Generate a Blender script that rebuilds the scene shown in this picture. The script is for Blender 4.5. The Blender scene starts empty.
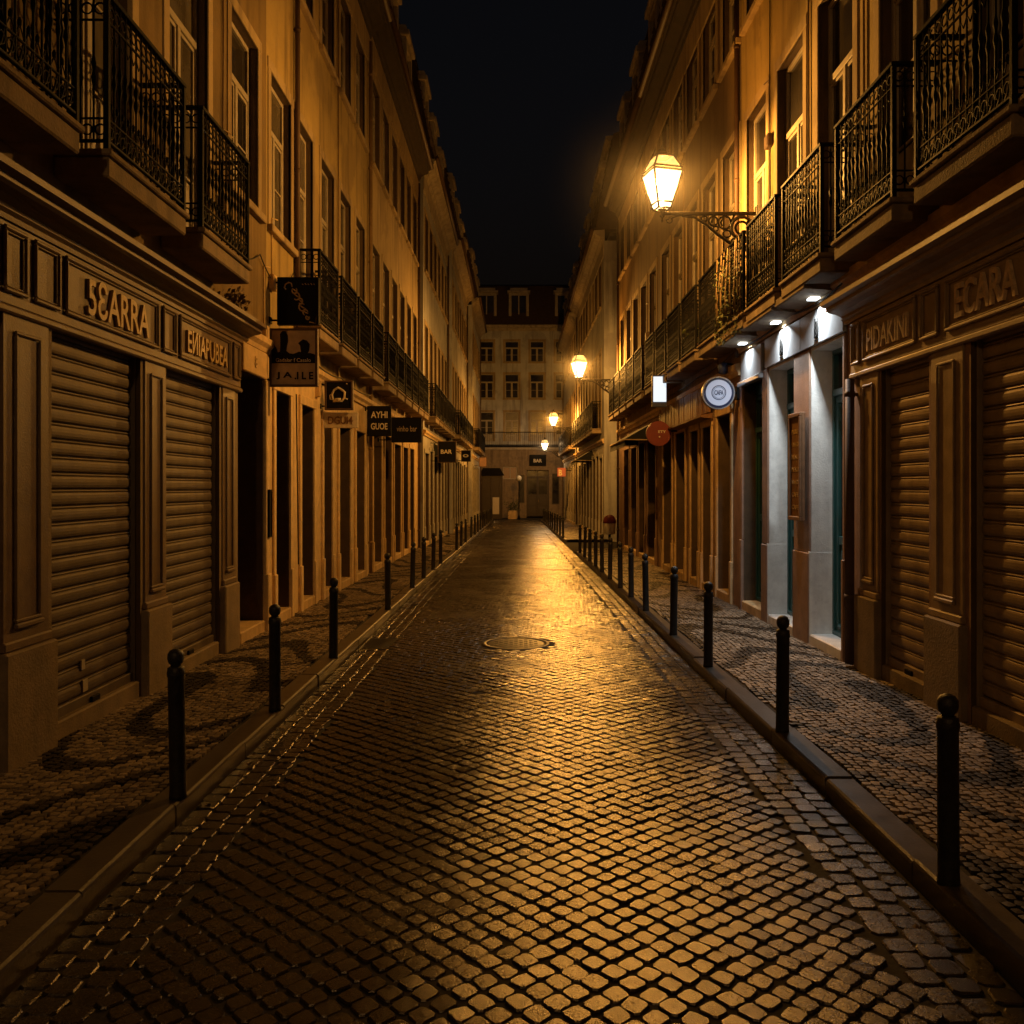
import bpy, bmesh, math, random
import numpy as np
from mathutils import Vector, Matrix
random.seed(7); RNG = np.random.default_rng(11)
PI = math.pi
SC = bpy.context.scene
COL = SC.collection

# ------------------------------------------------------------------ materials
def nmat(name, base, rough=0.6, var=0.25, scale=3.0, bump=0.0, bscale=40.0, metal=0.0, spec=0.5,
         streak=0.0, base2=None, dirt=0.0, coat=0.0, patch=0.0):
    m = bpy.data.materials.new(name); m.use_nodes = True
    nt = m.node_tree; N = nt.nodes; L = nt.links
    b = N['Principled BSDF']
    b.inputs['Roughness'].default_value = rough
    b.inputs['Metallic'].default_value = metal
    b.inputs['Specular IOR Level'].default_value = spec
    if coat: b.inputs['Coat Weight'].default_value = coat
    geo = N.new('ShaderNodeNewGeometry')
    pos = geo.outputs['Position']
    n1 = N.new('ShaderNodeTexNoise'); n1.inputs['Scale'].default_value = scale
    n1.inputs['Detail'].default_value = 6; n1.inputs['Roughness'].default_value = 0.65
    L.new(pos, n1.inputs['Vector'])
    mr = N.new('ShaderNodeMapRange'); mr.inputs[1].default_value = 0.3; mr.inputs[2].default_value = 0.7
    L.new(n1.outputs['Fac'], mr.inputs[0])
    mx = N.new('ShaderNodeMix'); mx.data_type = 'RGBA'
    c2 = base2 if base2 else tuple(c*(1-var) for c in base)
    c1 = base if base2 else tuple(min(1, c*(1+var*0.5)) for c in base)
    mx.inputs[6].default_value = (*c2, 1); mx.inputs[7].default_value = (*c1, 1)
    L.new(mr.outputs[0], mx.inputs[0])
    col = mx.outputs[2]
    if streak:
        mp = N.new('ShaderNodeVectorMath'); mp.operation = 'MULTIPLY'; mp.inputs[1].default_value = (4.0, 4.0, 0.35)
        L.new(pos, mp.inputs[0])
        n2 = N.new('ShaderNodeTexNoise'); n2.inputs['Scale'].default_value = 1.3; n2.inputs['Detail'].default_value = 5
        L.new(mp.outputs[0], n2.inputs['Vector'])
        r2 = N.new('ShaderNodeMapRange'); r2.inputs[1].default_value = 0.5; r2.inputs[2].default_value = 0.75
        r2.inputs[3].default_value = 0; r2.inputs[4].default_value = streak
        L.new(n2.outputs['Fac'], r2.inputs[0])
        m2 = N.new('ShaderNodeMix'); m2.data_type = 'RGBA'
        m2.inputs[7].default_value = (base[0]*0.3, base[1]*0.27, base[2]*0.3, 1)
        L.new(r2.outputs[0], m2.inputs[0]); L.new(col, m2.inputs[6]); col = m2.outputs[2]
    if dirt:
        n3 = N.new('ShaderNodeTexNoise'); n3.inputs['Scale'].default_value = 14; n3.inputs['Detail'].default_value = 8
        n3.inputs['Roughness'].default_value = 0.75
        L.new(pos, n3.inputs['Vector'])
        r3 = N.new('ShaderNodeMapRange'); r3.inputs[1].default_value = 0.55; r3.inputs[2].default_value = 0.8
        r3.inputs[4].default_value = dirt
        L.new(n3.outputs['Fac'], r3.inputs[0])
        m3 = N.new('ShaderNodeMix'); m3.data_type = 'RGBA'
        m3.inputs[7].default_value = (0.03, 0.025, 0.02, 1)
        L.new(r3.outputs[0], m3.inputs[0]); L.new(col, m3.inputs[6]); col = m3.outputs[2]
    if patch:
        n4 = N.new('ShaderNodeTexNoise'); n4.inputs['Scale'].default_value = 0.55; n4.inputs['Detail'].default_value = 7
        n4.inputs['Roughness'].default_value = 0.55; L.new(pos, n4.inputs['Vector'])
        r4 = N.new('ShaderNodeMapRange'); r4.inputs[1].default_value = 0.545; r4.inputs[2].default_value = 0.575; r4.inputs[4].default_value = patch
        L.new(n4.outputs['Fac'], r4.inputs[0])
        m4 = N.new('ShaderNodeMix'); m4.data_type = 'RGBA'; m4.inputs[7].default_value = (base[0]*0.45, base[1]*0.42, base[2]*0.5, 1)
        L.new(r4.outputs[0], m4.inputs[0]); L.new(col, m4.inputs[6]); col = m4.outputs[2]
    L.new(col, b.inputs['Base Color'])
    rr = N.new('ShaderNodeMapRange'); rr.inputs[3].default_value = max(0.03, rough-0.1); rr.inputs[4].default_value = min(1, rough+0.12)
    L.new(n1.outputs['Fac'], rr.inputs[0]); L.new(rr.outputs[0], b.inputs['Roughness'])
    if bump:
        nb = N.new('ShaderNodeTexNoise'); nb.inputs['Scale'].default_value = bscale; nb.inputs['Detail'].default_value = 4
        L.new(pos, nb.inputs['Vector'])
        bp = N.new('ShaderNodeBump'); bp.inputs['Strength'].default_value = bump; bp.inputs['Distance'].default_value = 0.01
        L.new(nb.outputs['Fac'], bp.inputs['Height']); L.new(bp.outputs[0], b.inputs['Normal'])
    return m

def emat(name, color, strength):
    m = bpy.data.materials.new(name); m.use_nodes = True
    b = m.node_tree.nodes['Principled BSDF']
    b.inputs['Base Color'].default_value = (*[c*0.22 for c in color], 1)
    b.inputs['Emission Color'].default_value = (*color, 1); b.inputs['Emission Strength'].default_value = strength
    return m

def stone_mat(name, light, dark, rough, bump, bscale):
    """paving stones: 'tone' attribute per stone"""
    m = bpy.data.materials.new(name); m.use_nodes = True
    nt = m.node_tree; N = nt.nodes; L = nt.links; b = N['Principled BSDF']
    b.inputs['Specular IOR Level'].default_value = 0.95; b.inputs['Specular Tint'].default_value = (1.0,.88,.74,1)
    if 'pavement' in name: b.inputs['Specular IOR Level'].default_value = 0.4
    at = N.new('ShaderNodeAttribute'); at.attribute_name = 'tone'
    geo = N.new('ShaderNodeNewGeometry')
    n1 = N.new('ShaderNodeTexNoise'); n1.inputs['Scale'].default_value = 45; n1.inputs['Detail'].default_value = 6
    n1.inputs['Roughness'].default_value = 0.7
    L.new(geo.outputs['Position'], n1.inputs['Vector'])
    n2 = N.new('ShaderNodeTexNoise'); n2.inputs['Scale'].default_value = 1.1; n2.inputs['Detail'].default_value = 5
    L.new(geo.outputs['Position'], n2.inputs['Vector'])
    mx = N.new('ShaderNodeMix'); mx.data_type = 'RGBA'
    mx.inputs[6].default_value = (*dark, 1); mx.inputs[7].default_value = (*light, 1)
    L.new(at.outputs['Fac'], mx.inputs[0])
    m2 = N.new('ShaderNodeMix'); m2.data_type = 'RGBA'; m2.blend_type = 'MULTIPLY'; m2.inputs[0].default_value = 1.0
    cr = N.new('ShaderNodeMapRange'); cr.inputs[1].default_value = 0.25; cr.inputs[2].default_value = 0.75
    cr.inputs[3].default_value = 0.45; cr.inputs[4].default_value = 1.35
    L.new(n1.outputs['Fac'], cr.inputs[0])
    L.new(mx.outputs[2], m2.inputs[6]); L.new(cr.outputs[0], m2.inputs[7])
    m3 = N.new('ShaderNodeMix'); m3.data_type = 'RGBA'; m3.blend_type = 'MULTIPLY'; m3.inputs[0].default_value = 1.0
    c3 = N.new('ShaderNodeMapRange'); c3.inputs[1].default_value = 0.3; c3.inputs[2].default_value = 0.7
    c3.inputs[3].default_value = 0.6; c3.inputs[4].default_value = 1.15
    L.new(n2.outputs['Fac'], c3.inputs[0]); L.new(m2.outputs[2], m3.inputs[6]); L.new(c3.outputs[0], m3.inputs[7])
    L.new(m3.outputs[2], b.inputs['Base Color'])
    rr = N.new('ShaderNodeMapRange'); rr.inputs[1].default_value = 0.3; rr.inputs[2].default_value = 0.7
    rr.inputs[3].default_value = rough-0.1; rr.inputs[4].default_value = rough+0.14
    ad = N.new('ShaderNodeMath'); ad.operation = 'ADD'
    hf = N.new('ShaderNodeMath'); hf.operation = 'MULTIPLY'; hf.inputs[1].default_value = 0.5
    L.new(n1.outputs['Fac'], ad.inputs[0]); L.new(n2.outputs['Fac'], ad.inputs[1]); L.new(ad.outputs[0], hf.inputs[0])
    L.new(hf.outputs[0], rr.inputs[0]); L.new(rr.outputs[0], b.inputs['Roughness'])
    nb = N.new('ShaderNodeTexNoise'); nb.inputs['Scale'].default_value = bscale; nb.inputs['Detail'].default_value = 5
    L.new(geo.outputs['Position'], nb.inputs['Vector'])
    bp = N.new('ShaderNodeBump'); bp.inputs['Strength'].default_value = bump; bp.inputs['Distance'].default_value = 0.006
    L.new(nb.outputs['Fac'], bp.inputs['Height']); L.new(bp.outputs[0], b.inputs['Normal'])
    return m

M = dict(
 ochre=nmat('ochre_plaster', (0.36,0.26,0.10), 0.9, 0.3, 0.9, 0.35, 30, streak=0.8, dirt=0.4, patch=0.42),
 ochre2=nmat('yellow_plaster', (0.42,0.31,0.12), 0.9, 0.28, 0.8, 0.35, 30, streak=0.75, dirt=0.4, patch=0.42),
 ochre3=nmat('buff_plaster', (0.42,0.32,0.18), 0.9, 0.3, 0.8, 0.35, 30, streak=0.75, dirt=0.4, patch=0.42),
 ochre_d=nmat('shaded_ochre_plaster', (0.22,0.15,0.06), 0.9, 0.3, 0.9, 0.35, 30, streak=0.8, dirt=0.4, patch=0.42),  # darker copy of the ochre: dimness of the near wall put into the colour
 plinth=nmat('worn_plinth_stone', (0.25,0.19,0.12), 0.75, 0.3, 5, 0.5, 60, streak=0.4, dirt=0.4),
 curtain=nmat('curtained_glass', (0.13,0.112,0.085), 0.22, 0.35, 2.5, 0.0, spec=0.6, streak=0.6),
 stone_l=nmat('pale_ochre_stone', (0.80,0.60,0.33), 0.75, 0.25, 5, 0.5, 60, streak=0.35, dirt=0.3),
 stone_g=nmat('grey_limestone', (0.44,0.42,0.38), 0.75, 0.3, 5, 0.4, 60, streak=0.4, dirt=0.35),
 tan=nmat('tan_plaster', (0.20,0.135,0.065), 0.9, 0.3, 0.8, 0.35, 30, streak=0.75, dirt=0.4, patch=0.3),
 cream=nmat('cream_plaster', (0.52,0.53,0.54), 0.9, 0.25, 0.8, 0.3, 30, streak=0.75, dirt=0.4, patch=0.42),
 grey=nmat('grey_plaster', (0.38,0.38,0.39), 0.9, 0.25, 0.8, 0.3, 30, streak=0.75, dirt=0.4, patch=0.42),
 stone=nmat('limestone', (0.66,0.47,0.24), 0.75, 0.3, 5, 0.5, 60, streak=0.4, dirt=0.35),
 stone2=nmat('rosy_stone', (0.34,0.22,0.155), 0.75, 0.3, 5, 0.4, 60, streak=0.35, dirt=0.35),
 white=nmat('white_marble', (0.80,0.80,0.77), 0.5, 0.2, 6, 0.25, 60, streak=0.3, dirt=0.3),
 eave=nmat('shaded_eave', (0.055,0.04,0.028), 0.9, 0.35, 4, 0.3, 40, streak=0.5, dirt=0.4),  # shadow under the eaves put into the base colour, plus streaks and dirt
 reveal=nmat('shaded_reveal', (0.10,0.065,0.035), 0.85, 0.35, 5, 0.3, 50, streak=0.4, dirt=0.4),  # shade inside the openings put into the jamb colour
 slab=nmat('balcony_stone', (0.27,0.20,0.125), 0.85, 0.35, 5, 0.5, 50, streak=0.7, dirt=0.5),
 timber=nmat('painted_timber', (0.17,0.115,0.07), 0.5, 0.3, 6, 0.25, 90, streak=0.3, dirt=0.3),
 timber_r=nmat('brown_painted_timber', (0.36,0.26,0.155), 0.5, 0.3, 6, 0.25, 90, streak=0.3, dirt=0.3),
 shutter=nmat('shutter_steel', (0.15,0.118,0.09), 0.6, 0.3, 7, 0.15, 80, metal=0.25, streak=0.5, dirt=0.35),
 shutter_r=nmat('brown_shutter_steel', (0.34,0.255,0.17), 0.55, 0.3, 7, 0.15, 80, metal=0.2, streak=0.5, dirt=0.35),
 gold=nmat('worn_gilt', (0.60,0.43,0.20), 0.5, 0.4, 20, 0.2, 80),
 letter=nmat('painted_relief', (0.75,0.55,0.34), 0.5, 0.35, 20, 0.2, 80),
 iron=nmat('black_iron', (0.005,0.0045,0.004), 0.6, 0.3, 15, 0.2, 60, spec=0.1),
 bollard=nmat('bollard_iron', (0.028,0.027,0.025), 0.48, 0.3, 26, 0.4, 70, base2=(0.008,0.008,0.008)),
 lampiron=nmat('lamp_iron', (0.02,0.014,0.009), 0.45, 0.3, 15, 0.2, 60),
 frame=nmat('window_paint', (0.42,0.37,0.29), 0.55, 0.25, 8, 0.2, 60, dirt=0.3),
 frame_d=nmat('dark_window_paint', (0.10,0.075,0.05), 0.5, 0.25, 8, 0.2, 60),
 glass=nmat('window_glass', (0.05,0.043,0.036), 0.08, 0.3, 0.9, 0.0, spec=0.6, base2=(0.008,0.007,0.006)),
 teal=nmat('teal_door_paint', (0.02,0.085,0.08), 0.35, 0.3, 8, 0.15, 60, dirt=0.3),
 darkdoor=nmat('dark_door_wood', (0.045,0.028,0.018), 0.5, 0.3, 9, 0.2, 60),
 reddoor=nmat('red_brown_door', (0.12,0.04,0.02), 0.5, 0.3, 9, 0.2, 60),
 tile=nmat('roof_tile', (0.06,0.038,0.028), 0.9, 0.35, 6, 0.5, 20),
 dormer=nmat('dormer_render', (0.42,0.37,0.30), 0.85, 0.3, 3, 0.2, 40, streak=0.6),
 pipe=nmat('rusty_pipe', (0.09,0.05,0.03), 0.6, 0.3, 9, 0.2, 60),
 pipe2=nmat('painted_pipe', (0.25,0.16,0.07), 0.6, 0.3, 9, 0.2, 60),
 black=nmat('sign_black', (0.007,0.0065,0.006), 0.7, 0.3, 9, spec=0.15),
 signgrey=nmat('sign_board_brown', (0.48,0.37,0.27), 0.55, 0.25, 9, dirt=0.3),
 signpale=nmat('sign_print', (0.70,0.62,0.50), 0.6, 0.2, 20),
 signwood=nmat('sign_wood', (0.20,0.10,0.045), 0.6, 0.35, 12, 0.3, 60),
 red=nmat('red_paint', (0.17,0.018,0.010), 0.5, 0.2, 9),
 navy=nmat('navy_paint', (0.02,0.03,0.09), 0.4, 0.2, 9),
 awning=nmat('awning_canvas', (0.02,0.022,0.018), 0.9, 0.3, 8),
 silver=nmat('brushed_panel', (0.36,0.37,0.38), 0.38, 0.15, 5, 0.1, 50, metal=0.35, dirt=0.15),
 kerb=nmat('kerb_granite', (0.075,0.060,0.044), 0.32, 0.35, 7, 0.15, 70, dirt=0.4),
 bed=nmat('joint_sand', (0.022,0.018,0.014), 0.95, 0.4, 9, 0.5, 40),
 ground=nmat('dark_ground', (0.04,0.035,0.03), 0.95, 0.3, 1),
 leaf=nmat('leaf_green', (0.07,0.085,0.02), 0.55, 0.5, 12),
 leafdry=nmat('leaf_dry', (0.16,0.10,0.04), 0.7, 0.5, 12),
 cover=nmat('cast_cover', (0.03,0.025,0.02), 0.42, 0.3, 20, 0.5, 60, spec=0.5),
 sticker=nmat('sticker_paper', (0.45,0.40,0.33), 0.7, 0.2, 20),
 cable=nmat('cable_black', (0.03,0.022,0.015), 0.7, 0.2, 20),
 road=stone_mat('road_basalt', (0.036,0.029,0.023), (0.012,0.010,0.009), 0.23, 0.36, 170),
 pave=stone_mat('pavement_limestone', (0.42,0.33,0.235), (0.012,0.010,0.009), 0.46, 0.35, 200),
)
M['ledcool'] = emat('cool_led', (0.85,0.94,1.0), 4)
M['lightbox'] = emat('lightbox_face', (0.80,0.92,1.0), 1.0)
M['lightbox_soft'] = emat('round_lightbox_face', (0.66,0.76,1.0), 0.42)
M['orangebox'] = emat('orange_lightbox_face', (1.0,0.20,0.05), 0.22)
M['ambersign'] = emat('amber_lightbox_face', (1.0,0.5,0.15), 0.035)

def pane_mat(nm, ec, es, tc=(0.92,0.9,0.85)):
    m = bpy.data.materials.new(nm); m.use_nodes = True
    nt = m.node_tree; nt.nodes.clear()
    out = nt.nodes.new('ShaderNodeOutputMaterial'); ad = nt.nodes.new('ShaderNodeAddShader')
    tr = nt.nodes.new('ShaderNodeBsdfTransparent'); tr.inputs[0].default_value = (*tc,1)
    em = nt.nodes.new('ShaderNodeEmission'); em.inputs[0].default_value = (*ec,1); em.inputs[1].default_value = es
    nt.links.new(tr.outputs[0], ad.inputs[0]); nt.links.new(em.outputs[0], ad.inputs[1]); nt.links.new(ad.outputs[0], out.inputs[0])
    return m
M['pane'] = pane_mat('lantern_glass', (1.0,0.80,0.46), 2.4); M['pane_top'] = pane_mat('lantern_top_glass', (1.0,0.58,0.17), 1.15, (.22,.19,.14))
M['bulb'] = emat('bulb_glow', (1.0,0.78,0.45), 30)

# ------------------------------------------------------------------ mesh building
class MB:
    def __init__(s): s.v = []; s.f = []; s.mi = []; s.sm = []; s.m = 0; s.smooth = False
    def face(s, ids): s.f.append(tuple(ids)); s.mi.append(s.m); s.sm.append(s.smooth)
    def quad(s, *p):
        n = len(s.v); s.v += [tuple(q) for q in p]; s.face(range(n, n+len(p)))
    def box(s, x0,x1,y0,y1,z0,z1, T=None):
        n = len(s.v)
        P = [(x0,y0,z0),(x1,y0,z0),(x1,y1,z0),(x0,y1,z0),(x0,y0,z1),(x1,y0,z1),(x1,y1,z1),(x0,y1,z1)]
        if T: P = [tuple(T(p)) for p in P]
        s.v += P
        for q in ((0,3,2,1),(4,5,6,7),(0,1,5,4),(1,2,6,5),(2,3,7,6),(3,0,4,7)): s.face([n+i for i in q])
    def bbox(s, x0,x1,y0,y1,z0,z1, b=0.006, T=None):
        """bevelled box"""
        b = min(b, (x1-x0)*0.4, (y1-y0)*0.4, (z1-z0)*0.4)
        vs = {}; n0 = len(s.v)
        X = (x0,x1); Y = (y0,y1); Z = (z0,z1); sg = (1,-1)
        for i in (0,1):
            for j in (0,1):
                for k in (0,1):
                    vs[i,j,k,0] = (X[i], Y[j]+sg[j]*b, Z[k]+sg[k]*b)
                    vs[i,j,k,1] = (X[i]+sg[i]*b, Y[j], Z[k]+sg[k]*b)
                    vs[i,j,k,2] = (X[i]+sg[i]*b, Y[j]+sg[j]*b, Z[k])
        keys = list(vs); idx = {k: n0+a for a, k in enumerate(keys)}
        s.v += [tuple(T(vs[k])) if T else vs[k] for k in keys]
        for i in (0,1):
            s.face([idx[i,0,0,0],idx[i,1,0,0],idx[i,1,1,0],idx[i,0,1,0]])
            s.face([idx[0,i,0,1],idx[1,i,0,1],idx[1,i,1,1],idx[0,i,1,1]])
            s.face([idx[0,0,i,2],idx[1,0,i,2],idx[1,1,i,2],idx[0,1,i,2]])
        for i in (0,1):
            for j in (0,1):
                s.face([idx[i,j,0,0],idx[i,j,0,1],idx[i,j,1,1],idx[i,j,1,0]])
                s.face([idx[i,0,j,0],idx[i,0,j,2],idx[i,1,j,2],idx[i,1,j,0]])
                s.face([idx[0,i,j,1],idx[0,i,j,2],idx[1,i,j,2],idx[1,i,j,1]])
                for k in (0,1): s.face([idx[i,j,k,0],idx[i,j,k,1],idx[i,j,k,2]])
    def tube(s, pts, r, n=6, T=None, closed=False):
        pts = [Vector(p) for p in pts]; N = len(pts); sm = s.smooth; s.smooth = True
        rr = r if isinstance(r, (list,tuple)) else [r]*N
        rings = []; up = None
        for i, p in enumerate(pts):
            if closed: d = pts[(i+1)%N]-pts[i-1]
            else: d = pts[min(i+1,N-1)]-pts[max(i-1,0)]
            d.normalize()
            if up is None: up = d.orthogonal().normalized()
            up = (up - d*up.dot(d));
            if up.length < 1e-4: up = d.orthogonal()
            up.normalize(); w = d.cross(up)
            base = len(s.v)
            for k in range(n):
                a = 2*PI*k/n; q = p + (up*math.cos(a)+w*math.sin(a))*rr[i]
                s.v.append(tuple(T(q)) if T else tuple(q))
            rings.append(base)
        for i in range(N if closed else N-1):
            a, b = rings[i], rings[(i+1)%N]
            for k in range(n): s.face([a+k, a+(k+1)%n, b+(k+1)%n, b+k])
        if not closed:
            s.face([rings[0]+k for k in range(n)][::-1]); s.face([rings[-1]+k for k in range(n)])
        s.smooth = sm
    def lathe(s, prof, c, n=12, T=None):
        sm = s.smooth; s.smooth = True; rings = []
        for r, z in prof:
            rings.append(len(s.v))
            for k in range(n):
                a = 2*PI*k/n; p = (c[0]+r*math.cos(a), c[1]+r*math.sin(a), c[2]+z)
                s.v.append(tuple(T(p)) if T else p)
        for a, b in zip(rings, rings[1:]):
            for k in range(n): s.face([a+k, a+(k+1)%n, b+(k+1)%n, b+k])
        s.face([rings[0]+k for k in range(n)][::-1]); s.face([rings[-1]+k for k in range(n)])
        s.smooth = sm
    def ring(s, c, R, r, axis='x', n=14, m=5, T=None):
        pts = []
        for k in range(n):
            a = 2*PI*k/n; ca, sa = R*math.cos(a), R*math.sin(a)
            pts.append((c[0], c[1]+ca, c[2]+sa) if axis == 'x' else (c[0]+ca, c[1], c[2]+sa) if axis == 'y' else (c[0]+ca, c[1]+sa, c[2]))
        s.tube(pts, r, m, T, closed=True)
    def disc(s, c, R, t, axis='y', n=32):
        """solid disc, thickness t, axis y"""
        a0 = len(s.v)
        for e in (0,1):
            for k in range(n):
                a = 2*PI*k/n
                s.v.append((c[0]+R*math.cos(a), c[1]+(e-0.5)*t, c[2]+R*math.sin(a)))
        s.face(range(a0, a0+n)); s.face(range(a0+2*n-1, a0+n-1, -1))
        for k in range(n): s.face([a0+k, a0+n+k, a0+n+(k+1)%n, a0+(k+1)%n])
    def extrude(s, prof, u0, u1, T=None):
        """profile of (x,z), closed, extruded along y"""
        n = len(prof); a = len(s.v)
        for u in (u0,u1):
            for x, z in prof: s.v.append(tuple(T((x,u,z))) if T else (x,u,z))
        for k in range(n): s.face([a+k, a+(k+1)%n, a+n+(k+1)%n, a+n+k])
        s.face([a+k for k in range(n)]); s.face([a+n+k for k in range(n)][::-1])
    def addmesh(s, me, T):
        a = len(s.v); s.v += [tuple(T(v.co)) for v in me.vertices]
        for p in me.polygons: s.face([a+i for i in p.vertices])
    def mesh(s, name, mats, fix=True, centre=None):
        me = bpy.data.meshes.new(name)
        V = s.v
        if centre is not None: V = [(v[0]-centre[0], v[1]-centre[1], v[2]-centre[2]) for v in V]
        me.from_pydata(V, [], s.f)
        for m in (mats if isinstance(mats, list) else [mats]): me.materials.append(M[m])
        me.polygons.foreach_set('material_index', s.mi); me.polygons.foreach_set('use_smooth', s.sm)
        if fix:
            bm = bmesh.new(); bm.from_mesh(me); bmesh.ops.recalc_face_normals(bm, faces=bm.faces); bm.to_mesh(me); bm.free()
        me.update(); return me

WL = {}
def link(o, parent=None, wloc=(0,0,0), rz=0.0):
    """place o at world location wloc under parent (parents are never rotated)"""
    COL.objects.link(o); o.rotation_euler = (0,0,rz)
    if parent is not None:
        o.parent = parent; pw = WL[parent.name]; o.location = [wloc[i]-pw[i] for i in range(3)]
    else: o.location = wloc
    WL[o.name] = tuple(wloc); return o
def part(name, mb, mats, parent, fix=True, label=None):
    """part whose mesh is given in world coordinates"""
    xs = np.array(mb.v); lo = xs.min(0); hi = xs.max(0)
    c = (float(lo[0]+hi[0])/2, float(lo[1]+hi[1])/2, float(lo[2]))
    o = bpy.data.objects.new(name, mb.mesh(name, mats, fix, c))
    link(o, parent, c)
    if label: o['label'] = label
    return o
def inst(name, me, parent, loc, rz=0.0):
    o = bpy.data.objects.new(name, me); return link(o, parent, loc, rz)
def thing(name, label, cat, loc, group=None, kind=None):
    o = bpy.data.objects.new(name, None); o.empty_display_size = 0.2
    link(o, None, loc); o['label'] = label; o['category'] = cat
    if group: o['group'] = group
    if kind: o['kind'] = kind
    return o
def tag(o, label=None, cat=None, group=None, kind=None):
    if label: o['label'] = label
    if cat: o['category'] = cat
    if group: o['group'] = group
    if kind: o['kind'] = kind
    return o
def dup(o, loc, parent=None):
    c = o.copy(); c.parent = None; COL.objects.link(c); c.location = loc; WL[c.name] = tuple(loc)
    for ch in list(o.children): _dupc(ch, c)
    return c
def _dupc(ch, p):
    d = ch.copy(); COL.objects.link(d); d.parent = p; WL[d.name] = tuple(WL[p.name][i]+ch.location[i] for i in range(3))
    for g in list(ch.children): _dupc(g, d)

TXT = {}
def text_mesh(body, ext=0.01, bold=0.0):
    k = (body, ext, bold)
    if k in TXT: return TXT[k]
    cu = bpy.data.curves.new('lettering', 'FONT'); cu.body = body; cu.extrude = ext; cu.offset = bold; cu.resolution_u = 3
    o = bpy.data.objects.new('lettering', cu); COL.objects.link(o)
    dg = bpy.context.evaluated_depsgraph_get(); dg.update()
    me = bpy.data.meshes.new_from_object(o.evaluated_get(dg))
    bpy.data.objects.remove(o); bpy.data.curves.remove(cu)
    v = np.array([x.co[:] for x in me.vertices]); TXT[k] = (me, v.min(0), v.max(0)); return TXT[k]
def put_text(mb, body, org, ax, w, h, bold=0.02, depth=0.012):
    """org lower-left world point, ax (unit vector of reading direction), normal decided by ax x z"""
    me, lo, hi = text_mesh(body, 0.02, bold)
    ax = Vector(ax); up = Vector((0,0,1)); nr = ax.cross(up); org = Vector(org)
    sx = w/(hi[0]-lo[0]); sy = h/(hi[1]-lo[1]); sz = depth/(hi[2]-lo[2])
    mb.addmesh(me, lambda p: org + ax*((p[0]-lo[0])*sx) + up*((p[1]-lo[1])*sy) + nr*((p[2]-lo[2])*sz))

class FR:
    """facade frame: o = out into the street, u = along, z"""
    def __init__(s, side, X): s.side = side; s.X = X
    def __call__(s, p):
        o, u, z = p
        if s.side == 'L': return (s.X+o, u, z)
        if s.side == 'R': return (s.X-o, u, z)
        return (u, s.X-o, z)               # 'E'
    @property
    def rz(s): return {'L':0.0,'R':PI,'E':-PI/2}[s.side]
    def read(s, u_first, o, z):            # reading origin/direction
        if s.side == 'L': return (s.X+o, u_first, z), (0,1,0)
        if s.side == 'R': return (s.X-o, u_first, z), (0,-1,0)
        return (u_first, s.X-o, z), (1,0,0)

# ------------------------------------------------------------------ street profile
def g(y): return -0.009*min(max(0.0, y-5.0), 52.0)
def gv(y): return -0.009*np.clip(y-5.0, 0, 52)
def kxl(y): return 1.76 - 0.26*min(max((y-15)/40.0, 0), 1)
def kxr(y): return 1.75 - 0.13*min(max((y-15)/40.0, 0), 1)
KH = 0.09
def smooth_noise(x, y, s, seed):
    r = np.random.default_rng(seed); tot = np.zeros_like(x)
    for k in range(6):
        a = r.uniform(0, 2*PI); f = s*r.uniform(0.6, 1.7); tot += np.sin((x*math.cos(a)+y*math.sin(a))*f + r.uniform(0, 6.28))
    return tot/6

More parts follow.
